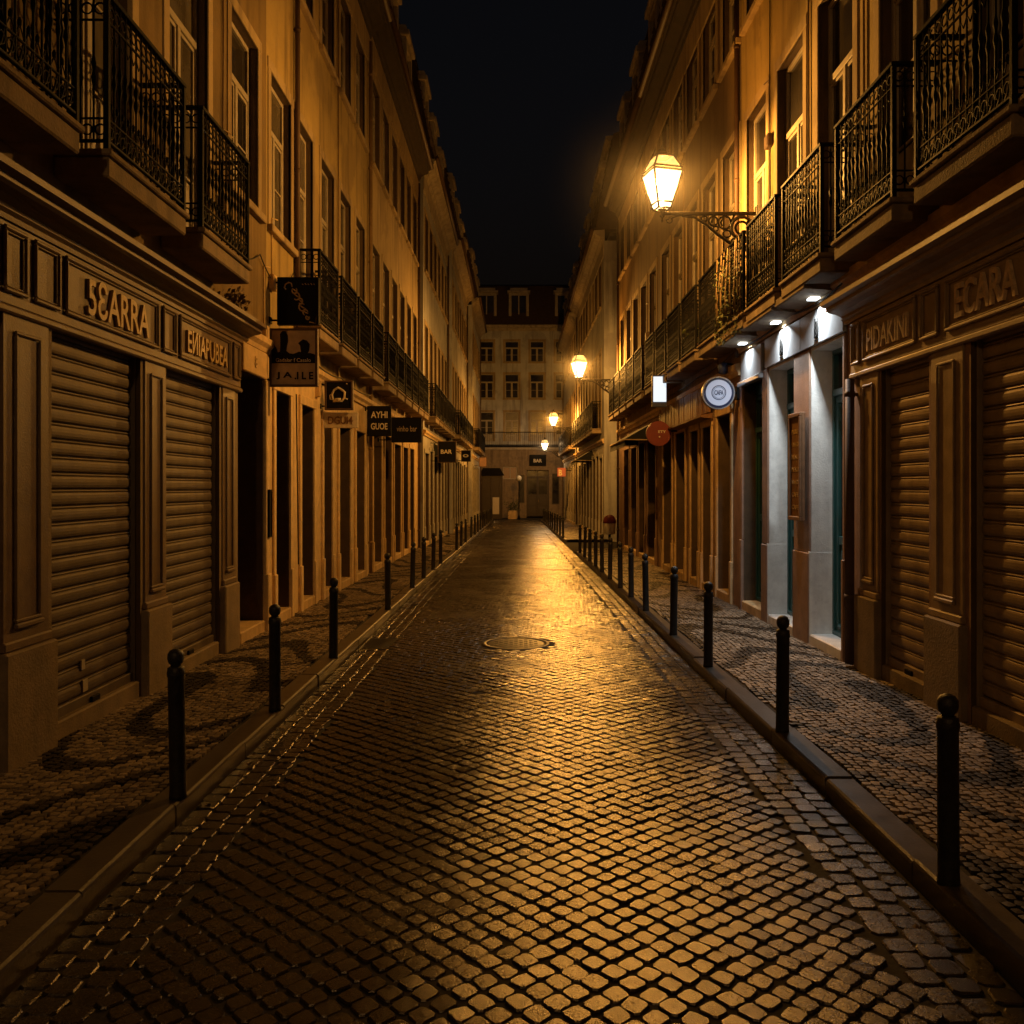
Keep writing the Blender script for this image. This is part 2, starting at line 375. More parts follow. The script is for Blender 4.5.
def stones_mesh(name, cx, cy, hx, hy, ang, zb, tone, mat, bed, tilt=0.03, crown=0.006, joint=0.03, rich=True, bedmat='bed'):
    n = len(cx)
    oc = np.array([(1,-.66),(1,.66),(.66,1),(-.66,1),(-1,.66),(-1,-.66),(-.66,-1),(.66,-1)])
    rings = [(1.0, -joint), (0.97, -0.0055), (0.87, crown*0.3)] if rich else [(1.0, -joint), (0.93, -0.0005)]
    K = 8*len(rings)+1
    V = np.zeros((n, K, 3)); ca, sa = np.cos(ang), np.sin(ang)
    jit = 1 + RNG.normal(0, 0.05, (n, 8, 1)); tx = RNG.normal(0, tilt, n); ty = RNG.normal(0, tilt, n)
    dz = RNG.normal(0, 0.0018, n)
    for ri, (sc, z) in enumerate(rings):
        lx = oc[None,:,0]*hx[:,None]*sc*jit[:,:,0]; ly = oc[None,:,1]*hy[:,None]*sc*jit[:,:,0]
        V[:, ri*8:ri*8+8, 0] = cx[:,None] + lx*ca[:,None] - ly*sa[:,None]
        V[:, ri*8:ri*8+8, 1] = cy[:,None] + lx*sa[:,None] + ly*ca[:,None]
        V[:, ri*8:ri*8+8, 2] = zb[:,None] + z + dz[:,None] + (tx[:,None]*lx + ty[:,None]*ly if ri else 0)
    V[:, K-1, 0] = cx; V[:, K-1, 1] = cy; V[:, K-1, 2] = zb + crown + dz
    F = []
    for ri in range(len(rings)-1):
        for k in range(8):
            a = ri*8+k; b = ri*8+(k+1)%8; F.append((a, b, b+8, a+8))
    base = 8*(len(rings)-1); T3 = [(base+k, base+(k+1)%8, K-1) for k in range(8)]
    off = (np.arange(n)*K)[:,None,None]
    q = (np.array(F)[None]+off).reshape(-1); t = (np.array(T3)[None]+off).reshape(-1)
    nq, nt_ = n*len(F), n*8
    # bed strips appended
    bv, bf = bed
    nv = n*K
    verts = np.concatenate([V.reshape(-1,3), np.array(bv)])
    nb = len(bf)
    loops = np.concatenate([q, t, np.array(bf).reshape(-1)+nv])
    me = bpy.data.meshes.new(name)
    me.vertices.add(len(verts)); me.vertices.foreach_set('co', verts.reshape(-1))
    me.loops.add(len(loops)); me.loops.foreach_set('vertex_index', loops.astype(np.int32))
    npoly = nq+nt_+nb; me.polygons.add(npoly)
    tot = np.concatenate([np.full(nq,4), np.full(nt_,3), np.full(nb,4)]).astype(np.int32)
    st = np.concatenate([[0], np.cumsum(tot)[:-1]]).astype(np.int32)
    me.polygons.foreach_set('loop_start', st); me.polygons.foreach_set('loop_total', tot)
    me.polygons.foreach_set('use_smooth', np.zeros(npoly, dtype=bool))
    me.materials.append(M[mat]); me.materials.append(M[bedmat])
    me.polygons.foreach_set('material_index', np.concatenate([np.zeros(nq+nt_), np.ones(nb)]).astype(np.int32))
    at = me.attributes.new('tone', 'FLOAT', 'POINT')
    at.data.foreach_set('value', np.concatenate([np.repeat(tone, K), np.zeros(len(bv))]).astype(np.float32))
    me.update(calc_edges=True); me.validate(); return me

def bed_strip(xl, xr, ys, dz):
    v = []; f = []
    for y in ys: v += [(xl(y), y, g(y)+dz), (xr(y), y, g(y)+dz)]
    for i in range(len(ys)-1): f.append((2*i, 2*i+1, 2*i+3, 2*i+2))
    return v, f

YS = [-3.0] + list(np.arange(0, 60.1, 2.0))
KXL = np.vectorize(kxl); KXR = np.vectorize(kxr)
def road_bed():
    v = []; f = []; n = 13
    for y in YS:
        for k in range(n):
            x = -kxl(y)-.02+(kxl(y)+kxr(y)+.04)*k/(n-1); v.append((x, y, g(y)-KH+.030-.008-.04*(abs(x)/1.7)**2))
    for i in range(len(YS)-1):
        for k in range(n-1): a = i*n+k; f.append((a, a+1, a+n+1, a+n))
    return v, f
def build_road():
    p = 0.090; th = math.radians(43)
    I, J = np.meshgrid(np.arange(-420, 420), np.arange(-420, 420)); I = I.ravel(); J = J.ravel()
    a = I*p*1.03; b = J*p*0.97
    x = a*math.cos(th)-b*math.sin(th); y = a*math.sin(th)+b*math.cos(th) + 28
    k = (np.abs(x) < 2.2) & (y > -2) & (y < 57.5); x = x[k]; y = y[k]
    wx = 0.03*smooth_noise(x, y, 0.9, 3); wy = 0.035*smooth_noise(x, y, 0.8, 5) + 0.04*np.cos(x*1.7)
    x2 = x+wx+RNG.normal(0, .0028, len(x)); y2 = y+wy+RNG.normal(0, .0028, len(x))
    E = 0.365
    k = (x2 > -(KXL(y2)-E)+0.02) & (x2 < KXR(y2)-E-0.02) & ~((x2**2+(y2-9.75)**2) < 0.425**2)
    x2, y2 = x2[k], y2[k]
    ang = th + RNG.normal(0, .045, len(x2))
    hx = np.full(len(x2), p*0.5-0.0036)*RNG.normal(1, .035, len(x2)); hy = np.full(len(x2), p*0.5-0.0038)*RNG.normal(1, .06, len(x2))
    tone = np.clip(RNG.normal(0.5, 0.24, len(x2)), 0, 1)
    band = (y2 > 23.2) & (y2 < 24.6); tone[band] *= 0.3
    X = [x2]; Y = [y2]; HX = [hx]; HY = [hy]; A = [ang]; TN = [tone]
    for side in (-1, 1):
        for r in range(3):
            yy = np.arange(-2.5, 57.3, 0.112) + r*0.05; yy = yy + RNG.normal(0, .006, len(yy))
            kx = KXL(yy) if side < 0 else KXR(yy)
            xx = side*(kx-0.066-0.118*r) + RNG.normal(0, .004, len(yy))
            if side < 0:
                kk = ~((np.abs(yy-10.0) < 0.36)); yy = yy[kk]; xx = xx[kk]
            X.append(xx); Y.append(yy); HX.append(np.full(len(yy), .0560)*RNG.normal(1,.03,len(yy))); HY.append(np.full(len(yy), .0525)*RNG.normal(1,.03,len(yy)))
            A.append(RNG.normal(0, .03, len(yy))); TN.append(np.clip(RNG.normal(0.12, 0.12, len(yy)), 0, 1))
    X, Y, HX, HY, A, TN = map(np.concatenate, (X, Y, HX, HY, A, TN))
    camber = -0.04*(np.abs(X)/1.7)**2
    zb = gv(Y)-KH+0.03+camber+0.004*smooth_noise(X, Y, 2.6, 21)+0.002*smooth_noise(X, Y, 7.0, 22)
    TN = np.clip(TN*(1+0.7*smooth_noise(X, Y, 1.3, 23)), 0, 1)
    me = stones_mesh('road', X, Y, HX, HY, A, zb, TN, 'road', road_bed(), tilt=0.022, crown=0.0008, joint=0.012)
    o = bpy.data.objects.new('road', me); link(o); tag(o, kind='structure')
build_road()

def facL(y):
    return 3.0 if y < 21 else 2.86 if y < 30 else 2.66 if y < 44 else 2.38
def facR(y): return 3.2
def build_pavement(side):
    p = 0.050
    xs = np.arange(1.35, 3.6, p); ys = np.arange(-2.5, 58, p*1.02)
    X, Y = np.meshgrid(xs, ys); X = X.ravel(); Y = Y.ravel()
    Y = Y + 0.03*np.sin(X*7+Y*0.8) + np.where((np.round(X/p).astype(int) % 2) == 0, p*0.5, 0) + RNG.normal(0, .006, len(X))
    X = X + 0.02*np.sin(Y*2.7) + RNG.normal(0, .0035, len(X)); Y = Y + RNG.normal(0, .0045, len(Y))
    kx = KXL(Y) if side < 0 else KXR(Y)
    fx = np.vectorize(facL)(Y) if side < 0 else np.vectorize(facR)(Y)
    k = (X > kx+0.19) & (X < fx+0.22)
    if side > 0: k &= ~((Y > 26.2) & (Y < 31.5))
    X, Y = X[k], Y[k]; kx = kx[k]
    t = (X-kx)/1.2
    ph = Y/1.1 + 0.6*np.sin(X*3.6+Y*0.9) + 0.25*np.sin(Y*2.1+1.0) + (0.3 if side > 0 else 0.0)
    fr = ph - np.floor(ph)
    dark = (fr < 0.30+0.05*np.sin(X*3+Y*0.7))
    tone = np.where(dark, RNG.uniform(0, .07, len(X)), np.clip(RNG.normal(.62, .2, len(X)), .2, 1))
    n = len(X)
    hx = np.full(n, p*0.5-.003)*RNG.normal(1, .06, n); hy = np.full(n, p*0.5-.0025)*RNG.normal(1, .06, n)
    zb = gv(Y) - 0.004
    xl = (lambda y: side*(kxl(y) if side < 0 else kxr(y)) + side*0.13)
    xr = (lambda y: side*3.5)
    if side > 0:
        b1 = bed_strip(xl, xr, [y for y in YS if y <= 26], -0.022); b2 = bed_strip(xl, xr, [31.4]+[y for y in YS if y >= 32], -0.022)
        bed = (b1[0]+b2[0], b1[1]+[tuple(i+len(b1[0]) for i in f) for f in b2[1]])
    else: bed = bed_strip(xl, xr, YS, -0.022)
    me = stones_mesh('pavement', side*X, Y, hx, hy, RNG.normal(0, .22, n), zb, tone, 'pave', bed, tilt=0.035, crown=0.0012, joint=0.018, rich=False)
    o = bpy.data.objects.new('pavement', me); link(o); tag(o, kind='structure')
build_pavement(-1); build_pavement(1)

def build_kerbs():
    for side in (-1, 1):
        mb = MB(); y = -3.0
        segs = []
        while y < 57.5:
            ln = random.uniform(0.95, 1.35)
            if side > 0 and 25.4 < y+ln and y < 31.5: y = 31.5 if y > 25.0 else y+ln; 
            if side > 0 and 25.0 < y < 31.5: y = 31.5
            segs.append((y+0.006, y+ln-0.006)); y += ln
        for a, b in segs:
            if side > 0 and a < 25.4 and b > 26.2: b = 26.2
            xa = (kxl if side < 0 else kxr)(a); xb = (kxl if side < 0 else kxr)(b)
            dz = random.uniform(-.007, .007); dx = random.uniform(-.006, .006); bv = 0.018
            prof = [(0, -KH-0.12), (0, -bv), (bv*0.3, -bv*0.3), (bv, 0.002), (0.155, 0.002), (0.155, -KH-0.12)]
            n = len(mb.v); P = len(prof)
            for yy, kx in ((a, xa), (b, xb)):
                for o, z in prof: mb.v.append((side*(kx+o+dx), yy, g(yy)+z+dz))
            for k in range(P): mb.face([n+k, n+(k+1)%P, n+P+(k+1)%P, n+P+k])
            mb.face(range(n, n+P)); mb.face(range(n+2*P-1, n+P-1, -1))
        o = part('kerb', mb, 'kerb', None); tag(o, kind='structure')
build_kerbs()
# ground sheets
mb = MB(); mb.quad((-300,-300,-1.05),(300,-300,-1.05),(300,400,-1.05),(-300,400,-1.05))
tag(part('ground', mb, 'ground', None), kind='structure')
mb = MB(); z = g(28.8)-KH+0.004
mb.quad((kxr(28)-0.05,26.1,g(26)-KH-.02),(12,26.1,z),(12,31.6,z),(kxr(28)-0.05,31.6,g(31.6)-KH-.02))
mb.quad((-14,57.3,g(58)-KH+.0),(14,57.3,g(58)-KH+.0),(14,63,g(60)-KH+.0),(-14,63,g(60)-KH+.0))
tag(part('side_street', mb, 'bed', None), kind='structure')

# ------------------------------------------------------------------ facade kit
def facade(mb, F, u0, u1, z0, z1, holes, dep=0.26):
    us = sorted({u0, u1, *[h[0] for h in holes], *[h[1] for h in holes]}); zs = sorted({z0, z1, *[h[2] for h in holes], *[h[3] for h in holes]})
    us = [u for u in us if u0 <= u <= u1]; zs = [z for z in zs if z0 <= z <= z1]
    for a, b in zip(us, us[1:]):
        run = None
        for c, d in zip(zs, zs[1:]):
            um, zm = (a+b)/2, (c+d)/2
            if any(h[0] < um < h[1] and h[2] < zm < h[3] for h in holes):
                if run: mb.quad(F((0,a,run[0])),F((0,b,run[0])),F((0,b,run[1])),F((0,a,run[1]))); run = None
                continue
            run = (run[0], d) if run else (c, d)
        if run: mb.quad(F((0,a,run[0])),F((0,b,run[0])),F((0,b,run[1])),F((0,a,run[1])))
    for h in holes:
        a, b, c, d = h[:4]; dp = h[4] if len(h) > 4 else dep
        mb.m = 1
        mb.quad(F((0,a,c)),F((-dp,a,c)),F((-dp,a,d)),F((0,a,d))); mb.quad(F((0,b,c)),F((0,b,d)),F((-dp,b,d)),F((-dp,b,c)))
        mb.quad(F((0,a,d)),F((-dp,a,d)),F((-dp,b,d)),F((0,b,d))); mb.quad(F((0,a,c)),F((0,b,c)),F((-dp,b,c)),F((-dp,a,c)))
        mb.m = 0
ID = lambda p: p
def frame_bars(mb, o0, o1, u0, u1, z0, z1, w, b=0.004, T=None):
    mb.bbox(o0,o1,u0,u1,z0,z0+w,b,T); mb.bbox(o0,o1,u0,u1,z1-w,z1,b,T)
    mb.bbox(o0,o1,u0,u0+w,z0+w,z1-w,b,T); mb.bbox(o0,o1,u1-w,u1,z0+w,z1-w,b,T)

CACHE = {}; RW = random.Random(4)
def window_meshes(w, h, door, style, cur=False):
    k = (w, h, door, style, cur)
    if k in CACHE: return CACHE[k]
    fm = MB(); hw = w/2; o0, o1 = -0.15, -0.095
    frame_bars(fm, o0, o1, -hw+.002, hw-.002, 0.002, h-.002, 0.055)
    tz = h*(0.66 if not door else 0.70)
    fm.bbox(o0+.002, o1+.012, -hw+.055, hw-.055, tz, tz+0.07)
    fm.bbox(o0+.002, o1+.008, -0.035, 0.035, 0.055, tz)
    for s in (-1, 1):
        a, b = (-hw+.055, -0.035) if s < 0 else (0.035, hw-.055)
        frame_bars(fm, o0+.01, o1-.008, a, b, 0.055, tz, 0.035)
        n = 2 if not door else 3
        for i in range(1, n):
            zz = 0.055+(tz-0.055)*i/n
            fm.bbox(o0+.012, o1-.012, a+.035, b-.035, zz-.011, zz+.011, .003)
        if door: fm.bbox(o0+.008, o1-.02, a+.035, b-.035, 0.09, 0.055+(tz-.055)/3-.03, .01)
    pm = MB(); pm.quad((o0+.025,-hw+.03,.03),(o0+.025,hw-.03,.03),(o0+.025,hw-.03,h-.03),(o0+.025,-hw+.03,h-.03))
    sm = MB(); t = 0.12
    zb = 0 if door else 0
    sm.bbox(-.03, .014, -hw-t, -hw, zb, h, .004); sm.bbox(-.03, .014, hw, hw+t, zb, h, .004)
    sm.bbox(-.03, .017, -hw-t-.01, hw+t+.01, h, h+t+.01, .006)
    if not door: sm.bbox(-.03, .075, -hw-t-.02, hw+t+.02, -.09, 0, .01)
    fmat = 'frame' if style == 0 else 'frame_d'
    CACHE[k] = (fm.mesh('window', fmat), pm.mesh('pane', 'curtain' if cur else 'glass'), sm.mesh('surround', 'ochre3')); return CACHE[k]
def add_window(bld, F, u, z, w, h, door=False, style=0):
    f, p, s = window_meshes(w, h, door, style, RW.random() < .33); loc = F((0,u,z))
    o = inst('balcony_door' if door else 'window', f, bld, loc, F.rz)
    c = bpy.data.objects.new('pane', p); COL.objects.link(c); c.parent = o; WL[c.name] = loc
    c = bpy.data.objects.new('surround', s); COL.objects.link(c); c.parent = o; WL[c.name] = loc
    return o

def balcony_meshes(w):
    k = ('b', w)
    if k in CACHE: return CACHE[k]
    hw = w/2; D = 0.36
    sb = MB()
    sb.bbox(0, D, -hw, hw, 0, 0.135, .012); sb.bbox(0.002, D+.025, -hw-.02, hw+.02, .137, 0.18, .01)
    r = MB(); H = 1.03; d = D-0.02; z0 = 0.18
    def rail(z, t, hgt):
        r.bbox(d-t, d+t, -hw, hw, z, z+hgt, .004)
        for s in (-1, 1): r.bbox(0.0, d-t, s*(hw-.02)-t, s*(hw-.02)+t, z+.001, z+hgt-.001, .004)
    rail(z0+H-.03, .024, .03); rail(z0+.05, .014, .02); rail(z0+.20, .009, .014); rail(z0+H-.19, .009, .014)
    for s in (-1, 1):
        r.bbox(d-.018, d+.018, s*(hw-.02)-.018, s*(hw-.02)+.018, z0, z0+H-.03, .004)
    n = max(6, int(w/0.088)); st = (w-.08)/n
    def bar(x, y):
        r.tube([(x,y,z0+.05),(x,y,z0+.42),(x,y,z0+.47),(x,y,z0+.52),(x,y,z0+.57),(x,y,z0+.62),(x,y,z0+H-.02)], [.0075,.0075,.017,.009,.017,.0075,.0075], 5)
    for i in range(n+1):
        y = -hw+.04+i*st; bar(d, y)
        if i < n:
            r.ring((d, y+st/2, z0+H-.108), .036, .0065, 'x', 10, 4)
            r.ring((d, y+st/2, z0+.135), .034, .0065, 'x', 10, 4)
            r.tube([(d,y+.012,z0+.07),(d,y+st/2,z0+.1),(d,y+st-.012,z0+.195)], .006, 4)
            r.lathe([(.003,-.03),(.012,-.012),(.012,.012),(.003,.03)], (d, y+st/2, z0+.30), 5)
            r.tube([(d,y,z0+.22),(d,y+st/2,z0+.29),(d,y+st,z0+.22)], .005, 4)
            r.tube([(d,y,z0+.8),(d,y+st/2,z0+.74),(d,y+st,z0+.8)], .005, 4)
    for s in (-1, 1):
        for i in range(1, 4): bar(d*i/4, s*(hw-.02))
        for i in range(4):
            r.ring((d*(i+.5)/4, s*(hw-.02), z0+H-.108), .036, .0065, 'y', 10, 4); r.ring((d*(i+.5)/4, s*(hw-.02), z0+.135), .034, .0065, 'y', 10, 4)
    CACHE[k] = (sb.mesh('balcony', 'slab'), r.mesh('railing', 'iron')); return CACHE[k]
def add_balcony(bld, F, u, w, z=3.66):
    a, b = balcony_meshes(w); loc = F((0,u,z))
    o = inst('balcony', a, bld, loc, F.rz)
    c = bpy.data.objects.new('railing', b); COL.objects.link(c); c.parent = o; WL[c.name] = loc
    return o

def roller_shutter(bld, F, u0, u1, z0, z1, o=-0.11, mat='shutter', lock=True, pitch=0.112):
    mb = MB(); z = z0+0.11; n = int((z1-z)/pitch)+1; prof = []
    for i in range(n):
        zz = z+i*pitch
        for k, (dz, do) in enumerate(((0,-.012),(.003,.003),(.009,.008),(.024,.0125),(.045,.014),(.066,.0125),(.080,.008),(.086,.000),(.089,.006),(.095,.009),(.101,.006),(.105,-.010))):
            if zz+dz < z1+.03: prof.append((o+do, zz+dz))
    wv = [random.uniform(-.0008,.0008) for _ in prof]
    us = [u0+.004, (u0*2+u1)/3, (u0+2*u1)/3, u1-.004]; a = len(mb.v); n = len(prof)
    mb.smooth = False
    for j, u in enumerate(us):
        for (oo, zz), w in zip(prof, wv): mb.v.append(F((oo + w*(j % 2), u, zz)))
    for j in range(len(us)-1):
        for k in range(n-1): mb.face([a+j*n+k, a+j*n+k+1, a+(j+1)*n+k+1, a+(j+1)*n+k])
    mb.smooth = False
    mb.bbox(o-.01, o+.03, u0+.004, u1-.004, z0+.004, z0+.105, .006, F)
    sh = part('roller_shutter', mb, mat, bld, fix=False)
    for a_, b_ in ((u0+.001, u0+.022), (u1-.022, u1-.001)):
        gm = MB(); gm.bbox(o-.02, o+.045, a_, b_, z0+.003, z1-.002, .004, F); part('guide_rail', gm, mat, sh)
    um = (u0+u1)/2
    if lock:
        k = MB(); k.bbox(o+.03, o+.05, um-.06, um+.06, z0+.03, z0+.075, .004, F); k.tube([(o+.04,um-.03,z0+.03),(o+.055,um-.03,z0-.0+.01),(o+.055,um+.03,z0+.01),(o+.04,um+.03,z0+.03)], .006, 5, F)
        part('padlock_hasp', k, 'iron', sh)
    return sh

def door_leafs(bld, F, u0, u1, z0, z1, o=-0.22, mat='darkdoor', glass=0.45, transom=True, name='door'):
    """two leaved panelled door with glazed upper part and transom light"""
    mb = MB(); pm = MB(); um = (u0+u1)/2; tz = z1-0.5 if transom and z1-z0 > 2.3 else z1-.06
    frame_bars(mb, o-.03, o+.04, u0+.002, u1-.002, z0+.002, z1-.002, .05, .005, F)
    if transom and z1-z0 > 2.3:
        mb.bbox(o-.028, o+.06, u0+.05, u1-.05, tz, tz+.07, .006, F)
        mb.bbox(o-.01, o+.02, um-.015, um+.015, tz+.07, z1-.05, .004, F)
    for a, b in ((u0+.052, um-.004), (um+.004, u1-.052)):
        zg = z0 + (tz-z0)*(1-glass)
        frame_bars(mb, o-.025, o+.02, a, b, z0+.055, tz-.003, .075, .005, F)
        mb.bbox(o-.022, o+.016, a+.075, b-.075, zg-.05, zg+.04, .005, F)
        mb.bbox(o-.02, o-.002, a+.077, b-.077, z0+.13, zg-.052, .002, F)
        if b-a > .3:
            mb.bbox(o-.004, o+.012, a+.12, b-.12, z0+.19, (z0+zg)/2-.06, .008, F); mb.bbox(o-.004, o+.012, a+.12, b-.12, (z0+zg)/2, zg-.11, .008, F)
        pm.quad(F((o-.012,a+.07,zg)),F((o-.012,b-.07,zg)),F((o-.012,b-.07,tz-.07)),F((o-.012,a+.07,tz-.07)))
    if transom and z1-z0 > 2.3: pm.quad(F((o-.012,u0+.05,tz+.05)),F((o-.012,u1-.05,tz+.05)),F((o-.012,u1-.05,z1-.05)),F((o-.012,u0+.05,z1-.05)))
    d = part(name, mb, mat, bld); part('pane', pm, 'glass', d, fix=False)
    h = MB(); h.tube([(o+.02,um+.06,z0+1.02),(o+.06,um+.06,z0+1.02),(o+.06,um+.06,z0+1.2),(o+.02,um+.06,z0+1.2)], .011, 6, F)
    part('handle', h, 'gold', d); return d
def shop_window(bld, F, u0, u1, z0, z1, o=-0.15, mat='frame_d'):
    mb = MB(); frame_bars(mb, o-.03, o+.03, u0+.002, u1-.002, z0+.45, z1-.002, .05, .005, F)
    mb.bbox(o-.03, o+.05, u0+.002, u1-.002, z0+.002, z0+.448, .008, F); mb.bbox(o+.052, o+.066, u0+.1, u1-.1, z0+.1, z0+.36, .008, F)
    mb.bbox(o-.02, o+.02, u0+.05, u1-.05, z1-.55, z1-.5, .004, F)
    d = part('shop_window', mb, mat, bld)
    pm = MB(); pm.quad(F((o,u0+.04,z0+.48)),F((o,u1-.04,z0+.48)),F((o,u1-.04,z1-.04)),F((o,u0+.04,z1-.04))); part('pane', pm, 'glass', d, fix=False); return d

def drainpipe(bld, F, u, z0, z1, mat='pipe2', r=.035, o=.05):
    mb = MB(); mb.tube([F((o,u,z0)), F((o,u,z1))], r, 8)
    zz = z0+.6
    while zz < z1:
        mb.tube([F((o,u,zz)), F((o,u,zz+.05))], r+.008, 8); mb.box(0, o, u-.012, u+.012, zz+.01, zz+.04, F); zz += 1.9
    part('drainpipe', mb, mat, bld)

def cornice_profile(o, z, s=1.0):
    return [(-.02,z),(.05*s,z),(.06*s,z+.05),(.10*s,z+.08),(.12*s,z+.15),(.20*s,z+.20),(.30*s,z+.23),(.33*s,z+.26),(.33*s,z+.32),(.38*s,z+.34),(.38*s,z+.40),(-.02,z+.42)]

def building(name, label, side, X, u0, u1, eave, wmat, gmat, first, second, ground, zs=3.3, depth=7.0, roofh=3.5,
             z1f=4.83, top1=6.73, z2=8.4, top2=10.2, style=0, wd=0.95, dormers=True, smat=None):
    """first: list of (u, has_balcony, balcony width); second: list of u; ground: holes (u0,u1,z0,z1,depth)"""
    F = FR(side, X); um = (u0+u1)/2
    b = thing(name, label, 'building', (F((0,um,0))[0], um, g(um)) if side != 'E' else (um, X, g(X)))
    holes = []
    for u, bal, bw in first: holes.append((u-wd/2, u+wd/2, 3.86 if bal else z1f, top1))
    for u in second: holes.append((u-wd/2, u+wd/2, z2, top2))
    mb = MB(); facade(mb, F, u0, u1, zs, eave, holes)
    D = -depth
    mb.quad(F((0,u0,-1.2)),F((D,u0,-1.2)),F((D,u0,eave)),F((0,u0,eave))); mb.quad(F((0,u1,-1.2)),F((0,u1,eave)),F((D,u1,eave)),F((D,u1,-1.2)))
    mb.quad(F((D,u0,-1.2)),F((D,u1,-1.2)),F((D,u1,eave)),F((D,u0,eave))); mb.quad(F((0,u0,eave)),F((0,u1,eave)),F((D,u1,eave)),F((D,u0,eave)))
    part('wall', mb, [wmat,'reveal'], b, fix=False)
    mb = MB(); facade(mb, F, u0, u1, -1.2, zs, ground, 0.26)
    # dark backing far behind ground-floor openings
    for h in ground:
        dp = h[4] if len(h) > 4 else .26
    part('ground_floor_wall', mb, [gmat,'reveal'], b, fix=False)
    # string course, eaves cornice
    mb = MB(); mb.extrude([(-.02,zs-.06),(.04,zs-.06),(.05,zs-.01),(.09,zs+.03),(.09,zs+.10),(-.02,zs+.12)], u0+.003, u1-.003, F); part('string_course', mb, 'stone', b)
    mb = MB(); mb.extrude([(0.002,eave-.55),(.03,eave-.55),(.03,eave-.02),(0.002,eave-.02)], u0+.002, u1-.002, F); part('frieze', mb, smat or 'ochre3', b)
    mb = MB(); mb.extrude(cornice_profile(0, eave-.018), u0+.001, u1-.001, F); part('eaves_cornice', mb, smat or 'eave', b)
    gm = MB(); gm.tube([F((.42,u0,eave+.40)), F((.42,u1,eave+.40))], .07, 8); part('gutter', gm, 'pipe', b)
    # mansard roof and dormers
    mb = MB(); e = eave+.40
    prof = [(.30,e+.02),(-.35,e+roofh),(D*0.5,e+roofh+.9),(D,e+.02)]
    n = len(mb.v); 
    mb.extrude(prof, u0+.004, u1-.004, F)
    rows = 12
    for i in range(rows):     # tile courses
        t0 = i/rows; o0 = .30-.65*t0; zz = e+.02+roofh*t0
        mb.bbox(o0-.03, o0+.035, u0+.01, u1-.01, zz, zz+.05, .01, F)
    rf = part('roof', mb, 'tile', b)
    if dormers:
        us = second if second else []
        for u in us[::2]:
            dm = MB(); dm.m = 0; w = .62
            frame_bars(dm, -.9, .02, u-w, u+w, e+.35, e+roofh*0.72, .16, .01, F)
            dm.bbox(-.9, .10, u-w-.10, u+w+.10, e+roofh*0.72+.002, e+roofh*0.72+.16, .02, F)
            dm.extrude([(-.9,e+roofh*.72+.162),(.06,e+roofh*.72+.162),(.0,e+roofh*.72+.30),(-.9,e+roofh*.72+.34)], u-w-.04, u+w+.04, F)
            dm.m = 1; dm.quad(F((-.08,u-w+.1,e+.4)),F((-.08,u+w-.1,e+.4)),F((-.08,u+w-.1,e+roofh*.7)),F((-.08,u-w+.1,e+roofh*.7)))
            dm.m = 2; dm.bbox(-.078, -.04, u-.03, u+.03, e+.51, e+roofh*.72-.16, .005, F); dm.bbox(-.077, -.042, u-w+.16, u+w-.16, e+1.6, e+1.65, .005, F)
            dm.m = 0; dm.box(-.9, -.09, u-w+.16, u+w-.16, e+.35, e+.40, F)
            part('dormer', dm, ['dormer','glass','frame'], rf)
    for u, bal, bw in first:
        if bal:
            add_window(b, F, u, 3.86, wd, top1-3.86, True, style)
            if bw: add_balcony(b, F, u, bw)
        else: add_window(b, F, u, z1f, wd, top1-z1f, False, style)
    for u in second: add_window(b, F, u, z2, wd, top2-z2, False, style)
    return b, F

def sill(bld, F, u0, u1, dep=.26, mat='stone', h=.12, name='doorstep'):
    mb = MB(); gz = g((u0+u1)/2); mb.bbox(-dep, .035, u0+.003, u1-.003, gz-.3, gz+h, .012, F); return part(name, mb, mat, bld)

def pilaster(bld, F, u0, u1, z1, mat='timber', pmat='plinth', zp=.68, o=.05):
    gz = g((u0+u1)/2); mb = MB(); w = u1-u0
    mb.bbox(-.10, o, u0, u1, gz+zp, z1, .006, F)
    i = w*.22
    frame_bars(mb, o+.0015, o+.018, u0+i, u1-i, gz+zp+.16, z1-.14, .022, .006, F)
    mb.bbox(o+.0016, o+.03, u0+i-.012, u1-i+.012, gz+zp+.125, gz+zp+.158, .008, F)
    mb.bbox(-.1, o+.02, u0-.012, u1+.012, gz+zp+.001, gz+zp+.06, .01, F)
    p = part('pilaster', mb, mat, bld)
    mb = MB(); mb.bbox(-.12, o+.045, u0-.035, u1+.035, gz-.3, gz+zp, .012, F); part('plinth', mb, pmat, p)

